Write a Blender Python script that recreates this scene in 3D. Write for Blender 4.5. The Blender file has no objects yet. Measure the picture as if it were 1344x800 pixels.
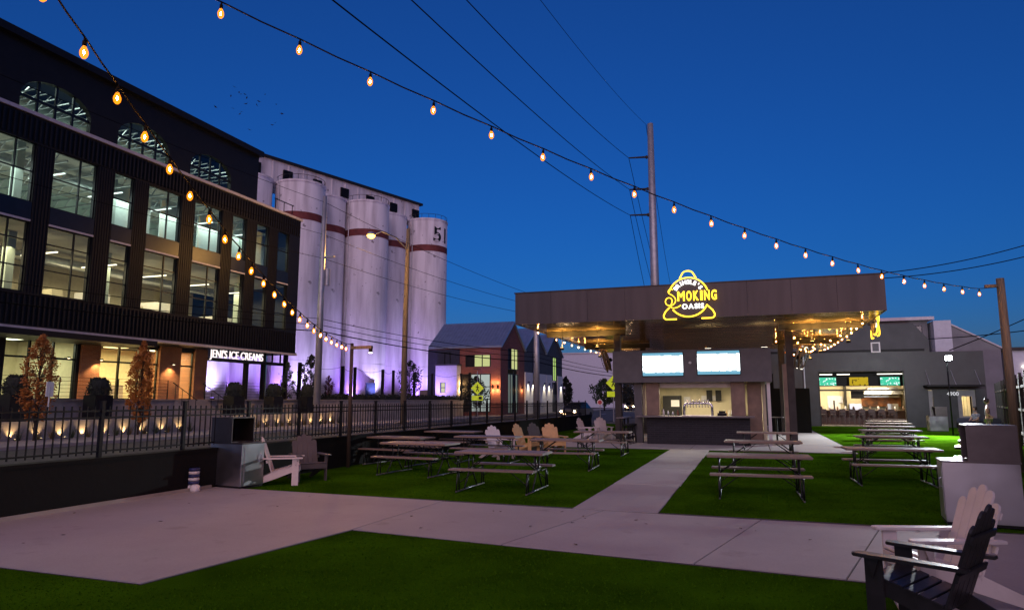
import bpy, bmesh, math, random
from mathutils import Vector, Matrix
random.seed(7)
R = math.radians
scene = bpy.context.scene
col = scene.collection

# ------------------------------------------------------------------ camera, sky, twilight, exposure
CAM_H = 1.75
cam = bpy.data.objects.new('camera', bpy.data.cameras.new('camera'))
col.objects.link(cam)
cam.location = (0, 0, CAM_H)
cam.rotation_euler = (R(90 + 7.995), 0, R(19.258))
cam.data.sensor_width = 36
cam.data.lens = 36 * 890 / 1344
cam.data.clip_start = 0.05
cam.data.clip_end = 3000
scene.camera = cam

SUN_EL, SUN_AZ = R(4.0), R(19.0)          # the sun has just gone behind the camera's back
w = bpy.data.worlds.new('World'); scene.world = w; w.use_nodes = True
nt = w.node_tree
sky = nt.nodes.new('ShaderNodeTexSky'); sky.sky_type = 'NISHITA'; sky.sun_disc = False
sky.sun_elevation = SUN_EL; sky.sun_rotation = R(180) - SUN_AZ
sky.air_density = 1.0; sky.dust_density = 0.9; sky.ozone_density = 6.5
bg = nt.nodes['Background']; wb = nt.nodes.new('ShaderNodeMix'); wb.data_type = 'RGBA'; wb.blend_type = 'MULTIPLY'; wb.inputs[0].default_value = 1; wb.inputs[7].default_value = (1.35,.87,1.09,1)   # white balance of the dusk sky
nt.links.new(sky.outputs[0], wb.inputs[6]); nt.links.new(wb.outputs[2], bg.inputs[0]); bg.inputs[1].default_value = 0.168

sl = bpy.data.lights.new('afterglow', 'SUN'); sl.energy = 1.15; sl.angle = R(70); sl.color = (1.0, 0.68, 0.74)
sun = bpy.data.objects.new('afterglow', sl); col.objects.link(sun)
sun.rotation_euler = (R(58), 0, R(5))     # soft light from behind the camera

vs = scene.view_settings
vs.view_transform = 'Standard'; vs.look = 'None'; vs.gamma = 1; vs.use_curve_mapping = False
vs.exposure = 0.0
scene.render.engine = 'CYCLES'
cy = scene.cycles
cy.use_denoising = True
cy.sample_clamp_indirect = 3.0
cy.max_bounces = 6; cy.diffuse_bounces = 3; cy.glossy_bounces = 3; cy.transparent_max_bounces = 12
cy.transmission_bounces = 2
cy.caustics_reflective = False; cy.caustics_refractive = False
try: cy.use_light_tree = True
except Exception: pass

# ------------------------------------------------------------------ helpers
class MB:
    """collects shapes and links them as one mesh"""
    def __init__(s): s.v = []; s.f = []
    def add(s, vs_, fs, M=None):
        o = len(s.v)
        s.v += [tuple(M @ Vector(p)) if M else tuple(p) for p in vs_]
        s.f += [[i + o for i in f] for f in fs]
        return s
    def box(s, a, b, M=None):
        (x0, y0, z0), (x1, y1, z1) = a, b
        x0, x1 = min(x0, x1), max(x0, x1); y0, y1 = min(y0, y1), max(y0, y1); z0, z1 = min(z0, z1), max(z0, z1)
        return s.add([(x0,y0,z0),(x1,y0,z0),(x1,y1,z0),(x0,y1,z0),(x0,y0,z1),(x1,y0,z1),(x1,y1,z1),(x0,y1,z1)],
                     [(0,3,2,1),(4,5,6,7),(0,1,5,4),(1,2,6,5),(2,3,7,6),(3,0,4,7)], M)
    def cbox(s, c, d, M=None):
        return s.box([c[i]-d[i]/2 for i in range(3)], [c[i]+d[i]/2 for i in range(3)], M)
    def bar(s, p, q, wd, th, up=(0,0,1)):
        """rectangular bar from p to q; wd across, th along up"""
        p, q = Vector(p), Vector(q); d = q - p; L = d.length; d.normalize()
        u = Vector(up); x = d.cross(u)
        if x.length < 1e-5: x = d.cross(Vector((1,0,0)))
        x.normalize(); u = x.cross(d)
        M = Matrix(((x.x,d.x,u.x,p.x),(x.y,d.y,u.y,p.y),(x.z,d.z,u.z,p.z),(0,0,0,1)))
        return s.box((-wd/2,0,-th/2),(wd/2,L,th/2),M)
    def tube(s, pts, r, n=8, closed=False, cap=True):
        pts = [Vector(p) for p in pts]; m = len(pts)
        rr = r if isinstance(r, (list, tuple)) else [r]*m
        vs_ = []; fs = []; ref = None
        for i, p in enumerate(pts):
            a = pts[(i-1) % m] if (closed or i > 0) else p
            b = pts[(i+1) % m] if (closed or i < m-1) else p
            t = (b - a).normalized()
            if ref is None:
                ref = Vector((0,0,1)) if abs(t.z) < .9 else Vector((1,0,0))
            x = t.cross(ref).normalized(); y = x.cross(t).normalized(); ref = y
            for k in range(n):
                an = 2*math.pi*k/n
                vs_.append(p + (x*math.cos(an) + y*math.sin(an))*rr[i])
        for i in range(m if closed else m-1):
            j = (i+1) % m
            for k in range(n):
                l = (k+1) % n
                fs.append((i*n+k, i*n+l, j*n+l, j*n+k))
        if not closed and cap:
            fs.append(tuple(range(n))[::-1]); fs.append(tuple(range((m-1)*n, m*n)))
        return s.add(vs_, fs)
    def cyl(s, p, q, r0, r1=None, n=12): return s.tube([p, q], [r0, r0 if r1 is None else r1], n)
    def lathe(s, prof, c=(0,0,0), n=16, M=None):
        vs_ = []; fs = []
        for r, z in prof:
            for k in range(n):
                a = 2*math.pi*k/n; vs_.append((c[0]+r*math.cos(a), c[1]+r*math.sin(a), c[2]+z))
        for i in range(len(prof)-1):
            for k in range(n):
                l = (k+1) % n; fs.append((i*n+k, i*n+l, (i+1)*n+l, (i+1)*n+k))
        if prof[0][0] > 1e-6: fs.append(tuple(range(n))[::-1])
        if prof[-1][0] > 1e-6: fs.append(tuple(range((len(prof)-1)*n, len(prof)*n)))
        return s.add(vs_, fs, M)
    def prism(s, poly, z0, z1, M=None):
        n = len(poly)
        vs_ = [(x,y,z0) for x,y in poly] + [(x,y,z1) for x,y in poly]
        fs = [tuple(range(n))[::-1], tuple(range(n,2*n))] + [(i,(i+1)%n,n+(i+1)%n,n+i) for i in range(n)]
        return s.add(vs_, fs, M)
    def quad(s, *p): return s.add(p, [tuple(range(len(p)))])
    def mesh(s, name, mat=None, bevel=0, smooth=False):
        me = bpy.data.meshes.new(name); me.from_pydata(s.v, [], s.f)
        bm = bmesh.new(); bm.from_mesh(me)
        if bevel:
            ed = [e for e in bm.edges if len(e.link_faces) == 2 and e.calc_face_angle(0) > .5]
            bmesh.ops.bevel(bm, geom=ed, offset=bevel, segments=2, affect='EDGES', clamp_overlap=True)
        bmesh.ops.recalc_face_normals(bm, faces=bm.faces)
        bm.to_mesh(me); bm.free()
        if mat is not None: me.materials.append(mat)
        if smooth:
            for p in me.polygons: p.use_smooth = True
        return me
    def build(s, name, mat=None, parent=None, bevel=0, smooth=False):
        return link(name, s.mesh(name, mat, bevel, smooth), parent)

def link(name, data, parent=None, loc=None, rz=None):
    o = bpy.data.objects.new(name, data); col.objects.link(o)
    if parent: o.parent = parent
    if loc is not None: o.location = loc
    if rz is not None: o.rotation_euler[2] = rz
    return o
def tag(o, label=None, cat=None, group=None, kind=None):
    if label: o['label'] = label
    if cat: o['category'] = cat
    if group: o['group'] = group
    if kind: o['kind'] = kind
    return o
def thing(name, label, cat, loc=(0,0,0), rz=0, group=None):
    return tag(link(name, None, None, loc, rz), label, cat, group)
def copy_tree(o, parent=None):
    c = o.copy(); col.objects.link(c); c.parent = parent
    for ch in list(o.children): copy_tree(ch, c)
    return c
def lamp(kind, name, loc, energy, color, parent=None, **k):
    l = bpy.data.lights.new(name, kind); l.energy = energy; l.color = color
    tgt = k.pop('target', None)
    for a, b in k.items(): setattr(l, a, b)
    o = link(name, l, parent, loc)
    if tgt is not None:
        o.rotation_euler = (Vector(tgt) - Vector(loc)).to_track_quat('-Z', 'Y').to_euler()
    return o

# ------------------------------------------------------------------ procedural materials
def pm(name, c, rough=.6, metal=0., var=.18, scale=4., bump=0., bscale=30., c2=None, emit=None, es=0., spec=.5, stretch=None, rnd=0.):
    m = bpy.data.materials.new(name); m.use_nodes = True; t = m.node_tree; N = t.nodes; L = t.links
    b = N['Principled BSDF']
    b.inputs['Roughness'].default_value = rough; b.inputs['Metallic'].default_value = metal
    b.inputs['Specular IOR Level'].default_value = spec
    tc = N.new('ShaderNodeTexCoord'); src = tc.outputs['Object']
    if stretch:
        mp = N.new('ShaderNodeMapping'); mp.inputs['Scale'].default_value = stretch; L.new(src, mp.inputs[0]); src = mp.outputs[0]
    nz = N.new('ShaderNodeTexNoise'); nz.inputs['Scale'].default_value = scale; nz.inputs['Detail'].default_value = 6
    L.new(src, nz.inputs['Vector'])
    rp = N.new('ShaderNodeValToRGB'); rp.color_ramp.elements[0].position = .3; rp.color_ramp.elements[1].position = .72
    lo = c2 if c2 else tuple(max(0, x*(1-var)) for x in c); hi = c if c2 else tuple(x*(1+var) for x in c)
    rp.color_ramp.elements[0].color = (*lo, 1); rp.color_ramp.elements[1].color = (*hi, 1)
    L.new(nz.outputs['Fac'], rp.inputs[0]); out = rp.outputs[0]
    if rnd:
        oi = N.new('ShaderNodeObjectInfo'); hs = N.new('ShaderNodeHueSaturation'); ma = N.new('ShaderNodeMapRange')
        ma.inputs[3].default_value = 1-rnd; ma.inputs[4].default_value = 1+rnd
        L.new(oi.outputs['Random'], ma.inputs[0]); L.new(ma.outputs[0], hs.inputs['Value']); L.new(out, hs.inputs['Color']); out = hs.outputs[0]
    L.new(out, b.inputs['Base Color'])
    if bump:
        n2 = N.new('ShaderNodeTexNoise'); n2.inputs['Scale'].default_value = bscale; n2.inputs['Detail'].default_value = 5
        L.new(src, n2.inputs['Vector'])
        bp = N.new('ShaderNodeBump'); bp.inputs['Strength'].default_value = bump; bp.inputs['Distance'].default_value = .02
        L.new(n2.outputs['Fac'], bp.inputs['Height']); L.new(bp.outputs[0], b.inputs['Normal'])
        mr = N.new('ShaderNodeMapRange'); mr.inputs[3].default_value = max(.03, rough-.12); mr.inputs[4].default_value = min(1, rough+.12)
        L.new(nz.outputs['Fac'], mr.inputs[0]); L.new(mr.outputs[0], b.inputs['Roughness'])
    if emit:
        b.inputs['Emission Color'].default_value = (*emit, 1); b.inputs['Emission Strength'].default_value = es
    return m
def em(name, c, s):
    m = bpy.data.materials.new(name); m.use_nodes = True; t = m.node_tree
    e = t.nodes.new('ShaderNodeEmission'); e.inputs[0].default_value = (*c, 1); e.inputs[1].default_value = s
    t.links.new(e.outputs[0], t.nodes['Material Output'].inputs[0]); return m
def glass(name, tint=(.85,.9,.88), refl=.12, rough=.03):
    m = bpy.data.materials.new(name); m.use_nodes = True; t = m.node_tree; N = t.nodes
    tr = N.new('ShaderNodeBsdfTransparent'); tr.inputs[0].default_value = (*tint, 1)
    gl = N.new('ShaderNodeBsdfGlossy'); gl.inputs['Roughness'].default_value = rough
    fr = N.new('ShaderNodeLayerWeight'); fr.inputs[0].default_value = .5
    mr = N.new('ShaderNodeMapRange'); mr.inputs[3].default_value = refl*.5; mr.inputs[4].default_value = .6
    pw = N.new('ShaderNodeMath'); pw.operation = 'POWER'; pw.inputs[1].default_value = 3.0; t.links.new(fr.outputs['Facing'], pw.inputs[0]); t.links.new(pw.outputs[0], mr.inputs[0])
    mx = N.new('ShaderNodeMixShader'); t.links.new(mr.outputs[0], mx.inputs[0]); t.links.new(tr.outputs[0], mx.inputs[1]); t.links.new(gl.outputs[0], mx.inputs[2])
    t.links.new(mx.outputs[0], N['Material Output'].inputs[0]); return m
def bulb_glass(name, c, s, mixf=.45):
    m = bpy.data.materials.new(name); m.use_nodes = True; t = m.node_tree; N = t.nodes
    tr = N.new('ShaderNodeBsdfTransparent'); tr.inputs[0].default_value = (1,.8,.5,1)
    e = N.new('ShaderNodeEmission'); e.inputs[0].default_value = (*c,1); e.inputs[1].default_value = s
    mx = N.new('ShaderNodeMixShader'); mx.inputs[0].default_value = mixf
    t.links.new(tr.outputs[0], mx.inputs[1]); t.links.new(e.outputs[0], mx.inputs[2]); t.links.new(mx.outputs[0], N['Material Output'].inputs[0]); return m
def brick(name, c1, c2, mortar, axes='yz', sc=1.0, bw=.21, bh=.07, rough=.85, es=None):
    m = bpy.data.materials.new(name); m.use_nodes = True; t = m.node_tree; N = t.nodes; L = t.links; b = N['Principled BSDF']
    tc = N.new('ShaderNodeTexCoord'); sp = N.new('ShaderNodeSeparateXYZ'); cb = N.new('ShaderNodeCombineXYZ')
    L.new(tc.outputs['Object'], sp.inputs[0]); L.new(sp.outputs[axes[0].upper()], cb.inputs[0]); L.new(sp.outputs[axes[1].upper()], cb.inputs[1])
    bt = N.new('ShaderNodeTexBrick'); L.new(cb.outputs[0], bt.inputs['Vector'])
    bt.inputs['Color1'].default_value = (*c1,1); bt.inputs['Color2'].default_value = (*c2,1); bt.inputs['Mortar'].default_value = (*mortar,1)
    bt.inputs['Scale'].default_value = 1/sc; bt.inputs['Mortar Size'].default_value = .008; bt.inputs['Brick Width'].default_value = bw; bt.inputs['Row Height'].default_value = bh
    L.new(bt.outputs['Color'], b.inputs['Base Color']); b.inputs['Roughness'].default_value = rough
    bp = N.new('ShaderNodeBump'); bp.inputs['Strength'].default_value = .6; bp.inputs['Distance'].default_value = .01; bp.invert = True
    L.new(bt.outputs['Fac'], bp.inputs['Height']); L.new(bp.outputs[0], b.inputs['Normal']); return m
def screen(name, base, mark, s, scale=6, line=None):
    m = bpy.data.materials.new(name); m.use_nodes = True; t = m.node_tree; N = t.nodes; L = t.links
    tc = N.new('ShaderNodeTexCoord'); nz = N.new('ShaderNodeTexNoise'); nz.inputs['Scale'].default_value = scale; nz.inputs['Detail'].default_value = 3
    L.new(tc.outputs['Object'], nz.inputs['Vector'])
    rp = N.new('ShaderNodeValToRGB'); rp.color_ramp.elements[0].position = .39; rp.color_ramp.elements[1].position = .43
    rp.color_ramp.elements[0].color = (*mark,1); rp.color_ramp.elements[1].color = (*base,1)
    L.new(nz.outputs['Fac'], rp.inputs[0])
    e = N.new('ShaderNodeEmission'); e.inputs[1].default_value = s; L.new(rp.outputs[0], e.inputs[0]); L.new(e.outputs[0], N['Material Output'].inputs[0]); return m

M = {}
M['asphalt'] = pm('asphalt', (.055,.053,.05), .8, var=.3, scale=1.2, bump=.4, bscale=60)
M['earth'] = pm('earth', (.07,.065,.05), .95, var=.4, scale=.3, bump=.3)
M['sidewalk'] = pm('sidewalk_concrete', (.34,.31,.27), .8, var=.18, scale=1.5, bump=.2, bscale=30)
M['retaining'] = pm('retaining_concrete', (.36,.33,.30), .85, var=.2, scale=2, bump=.25, bscale=18)
M['joint'] = pm('joint_filler', (.05,.045,.04), .95)
M['black_metal'] = pm('black_metal', (.004,.004,.0045), .55, 0, var=.3, scale=9, spec=.25)
M['black_wall'] = pm('black_painted_wall', (.0035,.0038,.0036), .75, var=.4, scale=2.2, bump=.25, bscale=8, spec=.2)
M['clad'] = pm('black_cladding', (.0065,.0065,.008), .5, 0, var=.25, scale=2.5, spec=.3)
M['clad_blue'] = pm('blue_black_panel', (.010,.016,.028), .35, .3, var=.2, scale=2)
M['mullion'] = pm('window_mullion', (.010,.013,.016), .4, .4)
M['ledge'] = pm('pale_metal_edge', (.55,.52,.55), .5, .2, var=.1)
M['cream'] = pm('cream_interior', (.62,.56,.38), .9, var=.08)
M['cool'] = pm('cool_interior', (.42,.5,.44), .9, var=.15, scale=.6)
M['ceil'] = pm('interior_ceiling', (.45,.43,.36), .9, var=.2, scale=.8)
M['pale'] = pm('pale_blind', (.66,.76,.70), .9, var=.06)
M['carpet'] = pm('carpet', (.12,.11,.10), .95)
M['duct'] = pm('galvanised_duct', (.5,.52,.52), .35, .8)
M['brick'] = brick('orange_brick', (.36,.13,.055), (.27,.09,.04), (.30,.24,.19))
M['brickx'] = brick('red_brick', (.25,.075,.05), (.19,.055,.045), (.2,.15,.13), 'xz', bw=.4, bh=.13)
M['bricky'] = brick('red_brick_front', (.25,.075,.05), (.19,.055,.045), (.2,.15,.13), 'yz', bw=.4, bh=.13)
M['bar_brick'] = brick('black_brick', (.013,.014,.018), (.006,.0065,.009), (.026,.026,.030), 'xz', bw=.3, bh=.085, rough=.75)
M['glass'] = glass('window_glass')
M['glass_clear'] = glass('clear_glass', (.95,.96,.94), .05)
M['fascia'] = pm('bronze_fascia', (.058,.050,.050), .42, .5, var=.22, scale=1.6, stretch=(1.5,1.5,.15))
M['soffit'] = pm('soffit_metal', (.46,.33,.16), .2, .92, var=.25, scale=1.1, bump=.3, bscale=2.5, stretch=(.5,7,1))
M['dark_steel'] = pm('dark_steel', (.035,.032,.030), .5, .5, var=.25)
M['tvwall'] = pm('grey_board', (.085,.085,.09), .55, .1, var=.15, scale=3)
M['brown'] = pm('brown_panel', (.20,.135,.095), .5, .1, var=.25, scale=3, bump=.1)
M['slate'] = pm('counter_slab', (.12,.11,.115), .35, 0, var=.2, scale=6)
M['steel'] = pm('brushed_steel', (.66,.67,.70), .33, 1, var=.06, scale=3, bump=.07, bscale=2.5)
M['steel_dark'] = pm('brushed_steel_top', (.17,.15,.145), .4, 1, var=.1, scale=5)
M['chrome'] = pm('chrome', (.8,.8,.8), .12, 1, var=.03)
M['table'] = pm('brown_plastic_plank', (.22,.165,.13), .45, 0, var=.2, scale=5, bump=.12, bscale=40, stretch=(.3,8,8), rnd=.12)
M['table_frame'] = pm('dark_table_frame', (.02,.022,.022), .35, .6, var=.2)
M['foot_metal'] = pm('worn_frame_foot', (.18,.19,.19), .3, .8, var=.3, scale=12)
M['white_poly'] = pm('white_lumber', (.62,.56,.54), .42, var=.07, scale=7, bump=.05, rnd=.06)
M['grey_poly'] = pm('grey_lumber', (.085,.078,.078), .45, var=.1, scale=7, bump=.05)
M['tan_poly'] = pm('yellow_lumber', (.60,.38,.16), .45, var=.1, scale=7)
M['dark_poly'] = pm('charcoal_lumber', (.014,.013,.014), .4, var=.15, scale=8, bump=.06)
M['screw'] = pm('screw', (.04,.04,.05), .4, .7)
M['silo'] = None
M['cable'] = pm('cable', (.003,.003,.003), .8, spec=.1)
M['wood_pole'] = pm('weathered_wood', (.17,.135,.085), .8, var=.35, scale=5, bump=.5, bscale=30, stretch=(6,6,.4))
M['galv'] = pm('galvanised_pole', (.42,.42,.43), .45, .6, var=.15, scale=2)
M['dark_wood'] = pm('dark_wood', (.045,.032,.022), .8, var=.3, scale=5, bump=.4, stretch=(6,6,.4))
M['white'] = pm('white_paint', (.7,.68,.66), .6, var=.08)
M['grey_wall'] = pm('grey_stucco', (.22,.22,.23), .8, var=.12, scale=1.2)
M['dkgrey_wall'] = pm('dark_grey_siding', (.06,.06,.065), .7, var=.15, scale=1.5)
M['roof'] = pm('standing_seam_roof', (.36,.42,.52), .34, .7, var=.12, scale=1.5)
M['navy'] = pm('navy_siding', (.02,.022,.045), .6)
M['lilac'] = pm('pale_wall', (.60,.60,.66), .85, var=.08)
M['door_grey'] = pm('grey_door', (.24,.23,.23), .5, var=.1)
M['leaf_orange'] = pm('orange_leaf', (.52,.20,.03), .7, c2=(.24,.075,.012), scale=3)
M['leaf_green'] = pm('green_leaf', (.05,.085,.03), .7, c2=(.022,.04,.016), scale=3)
M['leaf_dark'] = pm('dark_leaf', (.018,.026,.016), .75, c2=(.008,.012,.008), scale=3)
M['leaf_gold'] = pm('dry_grass', (.20,.14,.05), .8, c2=(.08,.07,.02), scale=3)
M['bark'] = pm('bark', (.07,.05,.038), .9, var=.3, scale=8, bump=.5)
M['wood_dark'] = pm('dark_fence_board', (.045,.038,.034), .7, var=.3, scale=4, bump=.3, stretch=(3,3,.3), rnd=.25)
M['wood_rail'] = pm('fence_rail', (.30,.27,.25), .6, var=.2, scale=4)
M['chairbrown'] = pm('dark_brown_wood', (.055,.022,.015), .4, var=.25)
M['yellow_sign'] = pm('yellow_sign', (.75,.72,.03), .5, emit=(.75,.8,.02), es=.0)
M['skin'] = pm('skin', (.42,.25,.18), .55, var=.08)
M['hair'] = pm('dark_hair', (.025,.015,.012), .5)
M['cloth_black'] = pm('black_cloth', (.012,.012,.015), .9)
M['cloth_khaki'] = pm('khaki_cloth', (.20,.17,.13), .9)
M['cloth_navy'] = pm('navy_white_cloth', (.45,.47,.55), .9, c2=(.02,.025,.07), scale=14)
M['tile'] = pm('white_tile', (.68,.70,.70), .2, var=.05, rnd=.08)
M['rubber'] = pm('rubber', (.015,.015,.015), .8)
M['carpaint'] = pm('car_paint', (.28,.25,.2), .3, .4)
M['black_plastic'] = pm('black_plastic', (.009,.009,.010), .6, spec=.3)

E_ = {}
E_['filament'] = em('filament', (1,.47,.13), 4200)
E_['filament_small'] = em('filament_small', (1,.5,.12), 2200)
E_['neon'] = em('yellow_neon', (1,.60,.035), 3.4)
E_['neon_white'] = em('white_neon', (1,.96,.9), 3.2)
E_['sign_white'] = em('sign_letters', (1,.86,.84), 1.35)
E_['bulbglass'] = bulb_glass('bulb_glass', (1,.25,.01), 3.2)
M['turf'] = None

def turf_mat():
    m = bpy.data.materials.new('artificial_turf'); m.use_nodes = True; t = m.node_tree; N = t.nodes; L = t.links; b = N['Principled BSDF']
    tc = N.new('ShaderNodeTexCoord')
    a = N.new('ShaderNodeTexNoise'); a.inputs['Scale'].default_value = 90; a.inputs['Detail'].default_value = 4
    c = N.new('ShaderNodeTexNoise'); c.inputs['Scale'].default_value = .7; c.inputs['Detail'].default_value = 5
    L.new(tc.outputs['Object'], a.inputs[0]); L.new(tc.outputs['Object'], c.inputs[0])
    mx = N.new('ShaderNodeMix'); mx.data_type = 'FLOAT'; mx.inputs[0].default_value = .6; L.new(a.outputs[0], mx.inputs[2]); L.new(c.outputs[0], mx.inputs[3])
    rp = N.new('ShaderNodeValToRGB'); rp.color_ramp.elements[0].position = .36; rp.color_ramp.elements[1].position = .62
    rp.color_ramp.elements[0].color = (.019,.056,.002,1); rp.color_ramp.elements[1].color = (.055,.155,.004,1)
    L.new(mx.outputs[0], rp.inputs[0]); L.new(rp.outputs[0], b.inputs['Base Color'])
    b.inputs['Roughness'].default_value = 1; b.inputs['Specular IOR Level'].default_value = 0
    bp = N.new('ShaderNodeBump'); bp.inputs['Strength'].default_value = .9; bp.inputs['Distance'].default_value = .03
    L.new(a.outputs[0], bp.inputs['Height']); L.new(bp.outputs[0], b.inputs['Normal']); return m
M['turf'] = turf_mat()
M['blade'] = pm('turf_blade', (.055,.155,.004), .7, c2=(.023,.064,.002), scale=40, spec=0)

def concrete_mat():
    m = bpy.data.materials.new('yard_concrete'); m.use_nodes = True; t = m.node_tree; N = t.nodes; L = t.links; b = N['Principled BSDF']
    tc = N.new('ShaderNodeTexCoord'); src = tc.outputs['Object']
    big = N.new('ShaderNodeTexNoise'); big.inputs['Scale'].default_value = .55; big.inputs['Detail'].default_value = 6; big.inputs['Roughness'].default_value = .65
    fine = N.new('ShaderNodeTexNoise'); fine.inputs['Scale'].default_value = 45; fine.inputs['Detail'].default_value = 4
    st = N.new('ShaderNodeTexNoise'); st.inputs['Scale'].default_value = 2.3; st.inputs['Detail'].default_value = 3
    for n in (big, fine, st): L.new(src, n.inputs[0])
    r1 = N.new('ShaderNodeValToRGB'); r1.color_ramp.elements[0].position = .3; r1.color_ramp.elements[1].position = .7
    r1.color_ramp.elements[0].color = (.31,.285,.28,1); r1.color_ramp.elements[1].color = (.375,.345,.34,1); L.new(big.outputs[0], r1.inputs[0])
    r2 = N.new('ShaderNodeValToRGB'); r2.color_ramp.elements[0].position = .27; r2.color_ramp.elements[1].position = .38
    r2.color_ramp.elements[0].color = (.72,.70,.68,1); r2.color_ramp.elements[1].color = (1,1,1,1); L.new(st.outputs[0], r2.inputs[0])
    r3 = N.new('ShaderNodeValToRGB'); r3.color_ramp.elements[0].color = (.8,.8,.8,1); r3.color_ramp.elements[1].color = (1.15,1.15,1.15,1); L.new(fine.outputs[0], r3.inputs[0])
    m1 = N.new('ShaderNodeMix'); m1.data_type = 'RGBA'; m1.blend_type = 'MULTIPLY'; m1.inputs[0].default_value = .6
    m2 = N.new('ShaderNodeMix'); m2.data_type = 'RGBA'; m2.blend_type = 'MULTIPLY'; m2.inputs[0].default_value = .8
    L.new(r1.outputs[0], m1.inputs[6]); L.new(r2.outputs[0], m1.inputs[7]); L.new(m1.outputs[2], m2.inputs[6]); L.new(r3.outputs[0], m2.inputs[7])
    oi = N.new('ShaderNodeObjectInfo'); hs = N.new('ShaderNodeHueSaturation'); ma = N.new('ShaderNodeMapRange'); ma.inputs[3].default_value = .93; ma.inputs[4].default_value = 1.06
    L.new(oi.outputs['Random'], ma.inputs[0]); L.new(ma.outputs[0], hs.inputs['Value']); L.new(m2.outputs[2], hs.inputs['Color']); L.new(hs.outputs[0], b.inputs['Base Color'])
    b.inputs['Roughness'].default_value = .68
    bp = N.new('ShaderNodeBump'); bp.inputs['Strength'].default_value = .22; bp.inputs['Distance'].default_value = .01
    L.new(fine.outputs[0], bp.inputs['Height']); L.new(bp.outputs[0], b.inputs['Normal']); return m
M['concrete'] = concrete_mat()

def silo_mat():
    m = bpy.data.materials.new('weathered_white_concrete'); m.use_nodes = True; t = m.node_tree; N = t.nodes; L = t.links; b = N['Principled BSDF']
    tc = N.new('ShaderNodeTexCoord'); mp = N.new('ShaderNodeMapping'); mp.inputs['Scale'].default_value = (1,1,.12); L.new(tc.outputs['Object'], mp.inputs[0])
    a = N.new('ShaderNodeTexNoise'); a.inputs['Scale'].default_value = 1.1; a.inputs['Detail'].default_value = 8; L.new(mp.outputs[0], a.inputs[0])
    c = N.new('ShaderNodeTexNoise'); c.inputs['Scale'].default_value = .42; c.inputs['Detail'].default_value = 7; c.inputs['Roughness'].default_value = .7; L.new(tc.outputs['Object'], c.inputs[0])
    r1 = N.new('ShaderNodeValToRGB'); r1.color_ramp.elements[0].position = .3; r1.color_ramp.elements[1].position = .6
    r1.color_ramp.elements[0].color = (.52,.48,.49,1); r1.color_ramp.elements[1].color = (.80,.76,.77,1); L.new(a.outputs[0], r1.inputs[0])
    r2 = N.new('ShaderNodeValToRGB'); r2.color_ramp.elements[0].position = .29; r2.color_ramp.elements[1].position = .37
    r2.color_ramp.elements[0].color = (.10,.08,.08,1); r2.color_ramp.elements[1].color = (1,1,1,1); L.new(c.outputs[0], r2.inputs[0])
    mx = N.new('ShaderNodeMix'); mx.data_type = 'RGBA'; mx.blend_type = 'MULTIPLY'; mx.inputs[0].default_value = .8
    L.new(r1.outputs[0], mx.inputs[6]); L.new(r2.outputs[0], mx.inputs[7]); L.new(mx.outputs[2], b.inputs['Base Color'])
    sp_ = N.new('ShaderNodeTexNoise'); sp_.inputs['Scale'].default_value = 1.5; sp_.inputs['Detail'].default_value = 4; L.new(tc.outputs['Object'], sp_.inputs[0])
    r4 = N.new('ShaderNodeValToRGB'); r4.color_ramp.elements[0].position = .27; r4.color_ramp.elements[1].position = .32; r4.color_ramp.elements[0].color = (.22,.18,.18,1); r4.color_ramp.elements[1].color = (1,1,1,1); L.new(sp_.outputs[0], r4.inputs[0])
    m4 = N.new('ShaderNodeMix'); m4.data_type = 'RGBA'; m4.blend_type = 'MULTIPLY'; m4.inputs[0].default_value = .8; L.new(mx.outputs[2], m4.inputs[6]); L.new(r4.outputs[0], m4.inputs[7]); L.new(m4.outputs[2], b.inputs['Base Color'])
    b.inputs['Roughness'].default_value = .85; return m
M['silo'] = silo_mat()
M['band_red'] = pm('red_band_paint', (.16,.035,.03), .8, var=.3, scale=1.5)

def text_mesh(name, body, size, mat, extrude=.01, outline=0, align='LEFT', bold=0):
    cu = bpy.data.curves.new(name, 'FONT'); cu.body = body; cu.size = size; cu.align_x = align
    if outline:
        cu.fill_mode = 'NONE'; cu.bevel_depth = outline; cu.bevel_resolution = 1; cu.resolution_u = 4
    else:
        cu.extrude = extrude; cu.resolution_u = 4; cu.offset = bold
    o = bpy.data.objects.new(name, cu); col.objects.link(o)
    dg = bpy.context.evaluated_depsgraph_get(); dg.update()
    me = bpy.data.meshes.new_from_object(o.evaluated_get(dg)); me.name = name
    bpy.data.objects.remove(o); bpy.data.curves.remove(cu)
    me.materials.clear(); me.materials.append(mat)
    return me
def mesh_w(me): xs = [v.co.x for v in me.vertices]; return (min(xs), max(xs)) if xs else (0, 0)

def wall_holes(mb, axis, t0, t1, u0, u1, z0, z1, holes):
    """wall of thickness t0..t1 with rectangular openings; axis 'x' = plane X const (u is Y), 'y' = plane Y const (u is X)"""
    us = sorted({u0, u1, *[h[0] for h in holes], *[h[1] for h in holes]}); us = [u for u in us if u0 <= u <= u1]
    for a, b in zip(us[:-1], us[1:]):
        c = (a+b)/2; hh = sorted([(max(z0, h[2]), min(z1, h[3])) for h in holes if h[0] < c < h[1]])
        z = z0
        for h0, h1 in hh + [(z1, z1)]:
            if h0 > z + 1e-4:
                if axis == 'x': mb.box((t0, a, z), (t1, b, h0))
                else: mb.box((a, t0, z), (b, t1, h0))
            z = max(z, h1)
    return mb

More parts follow.
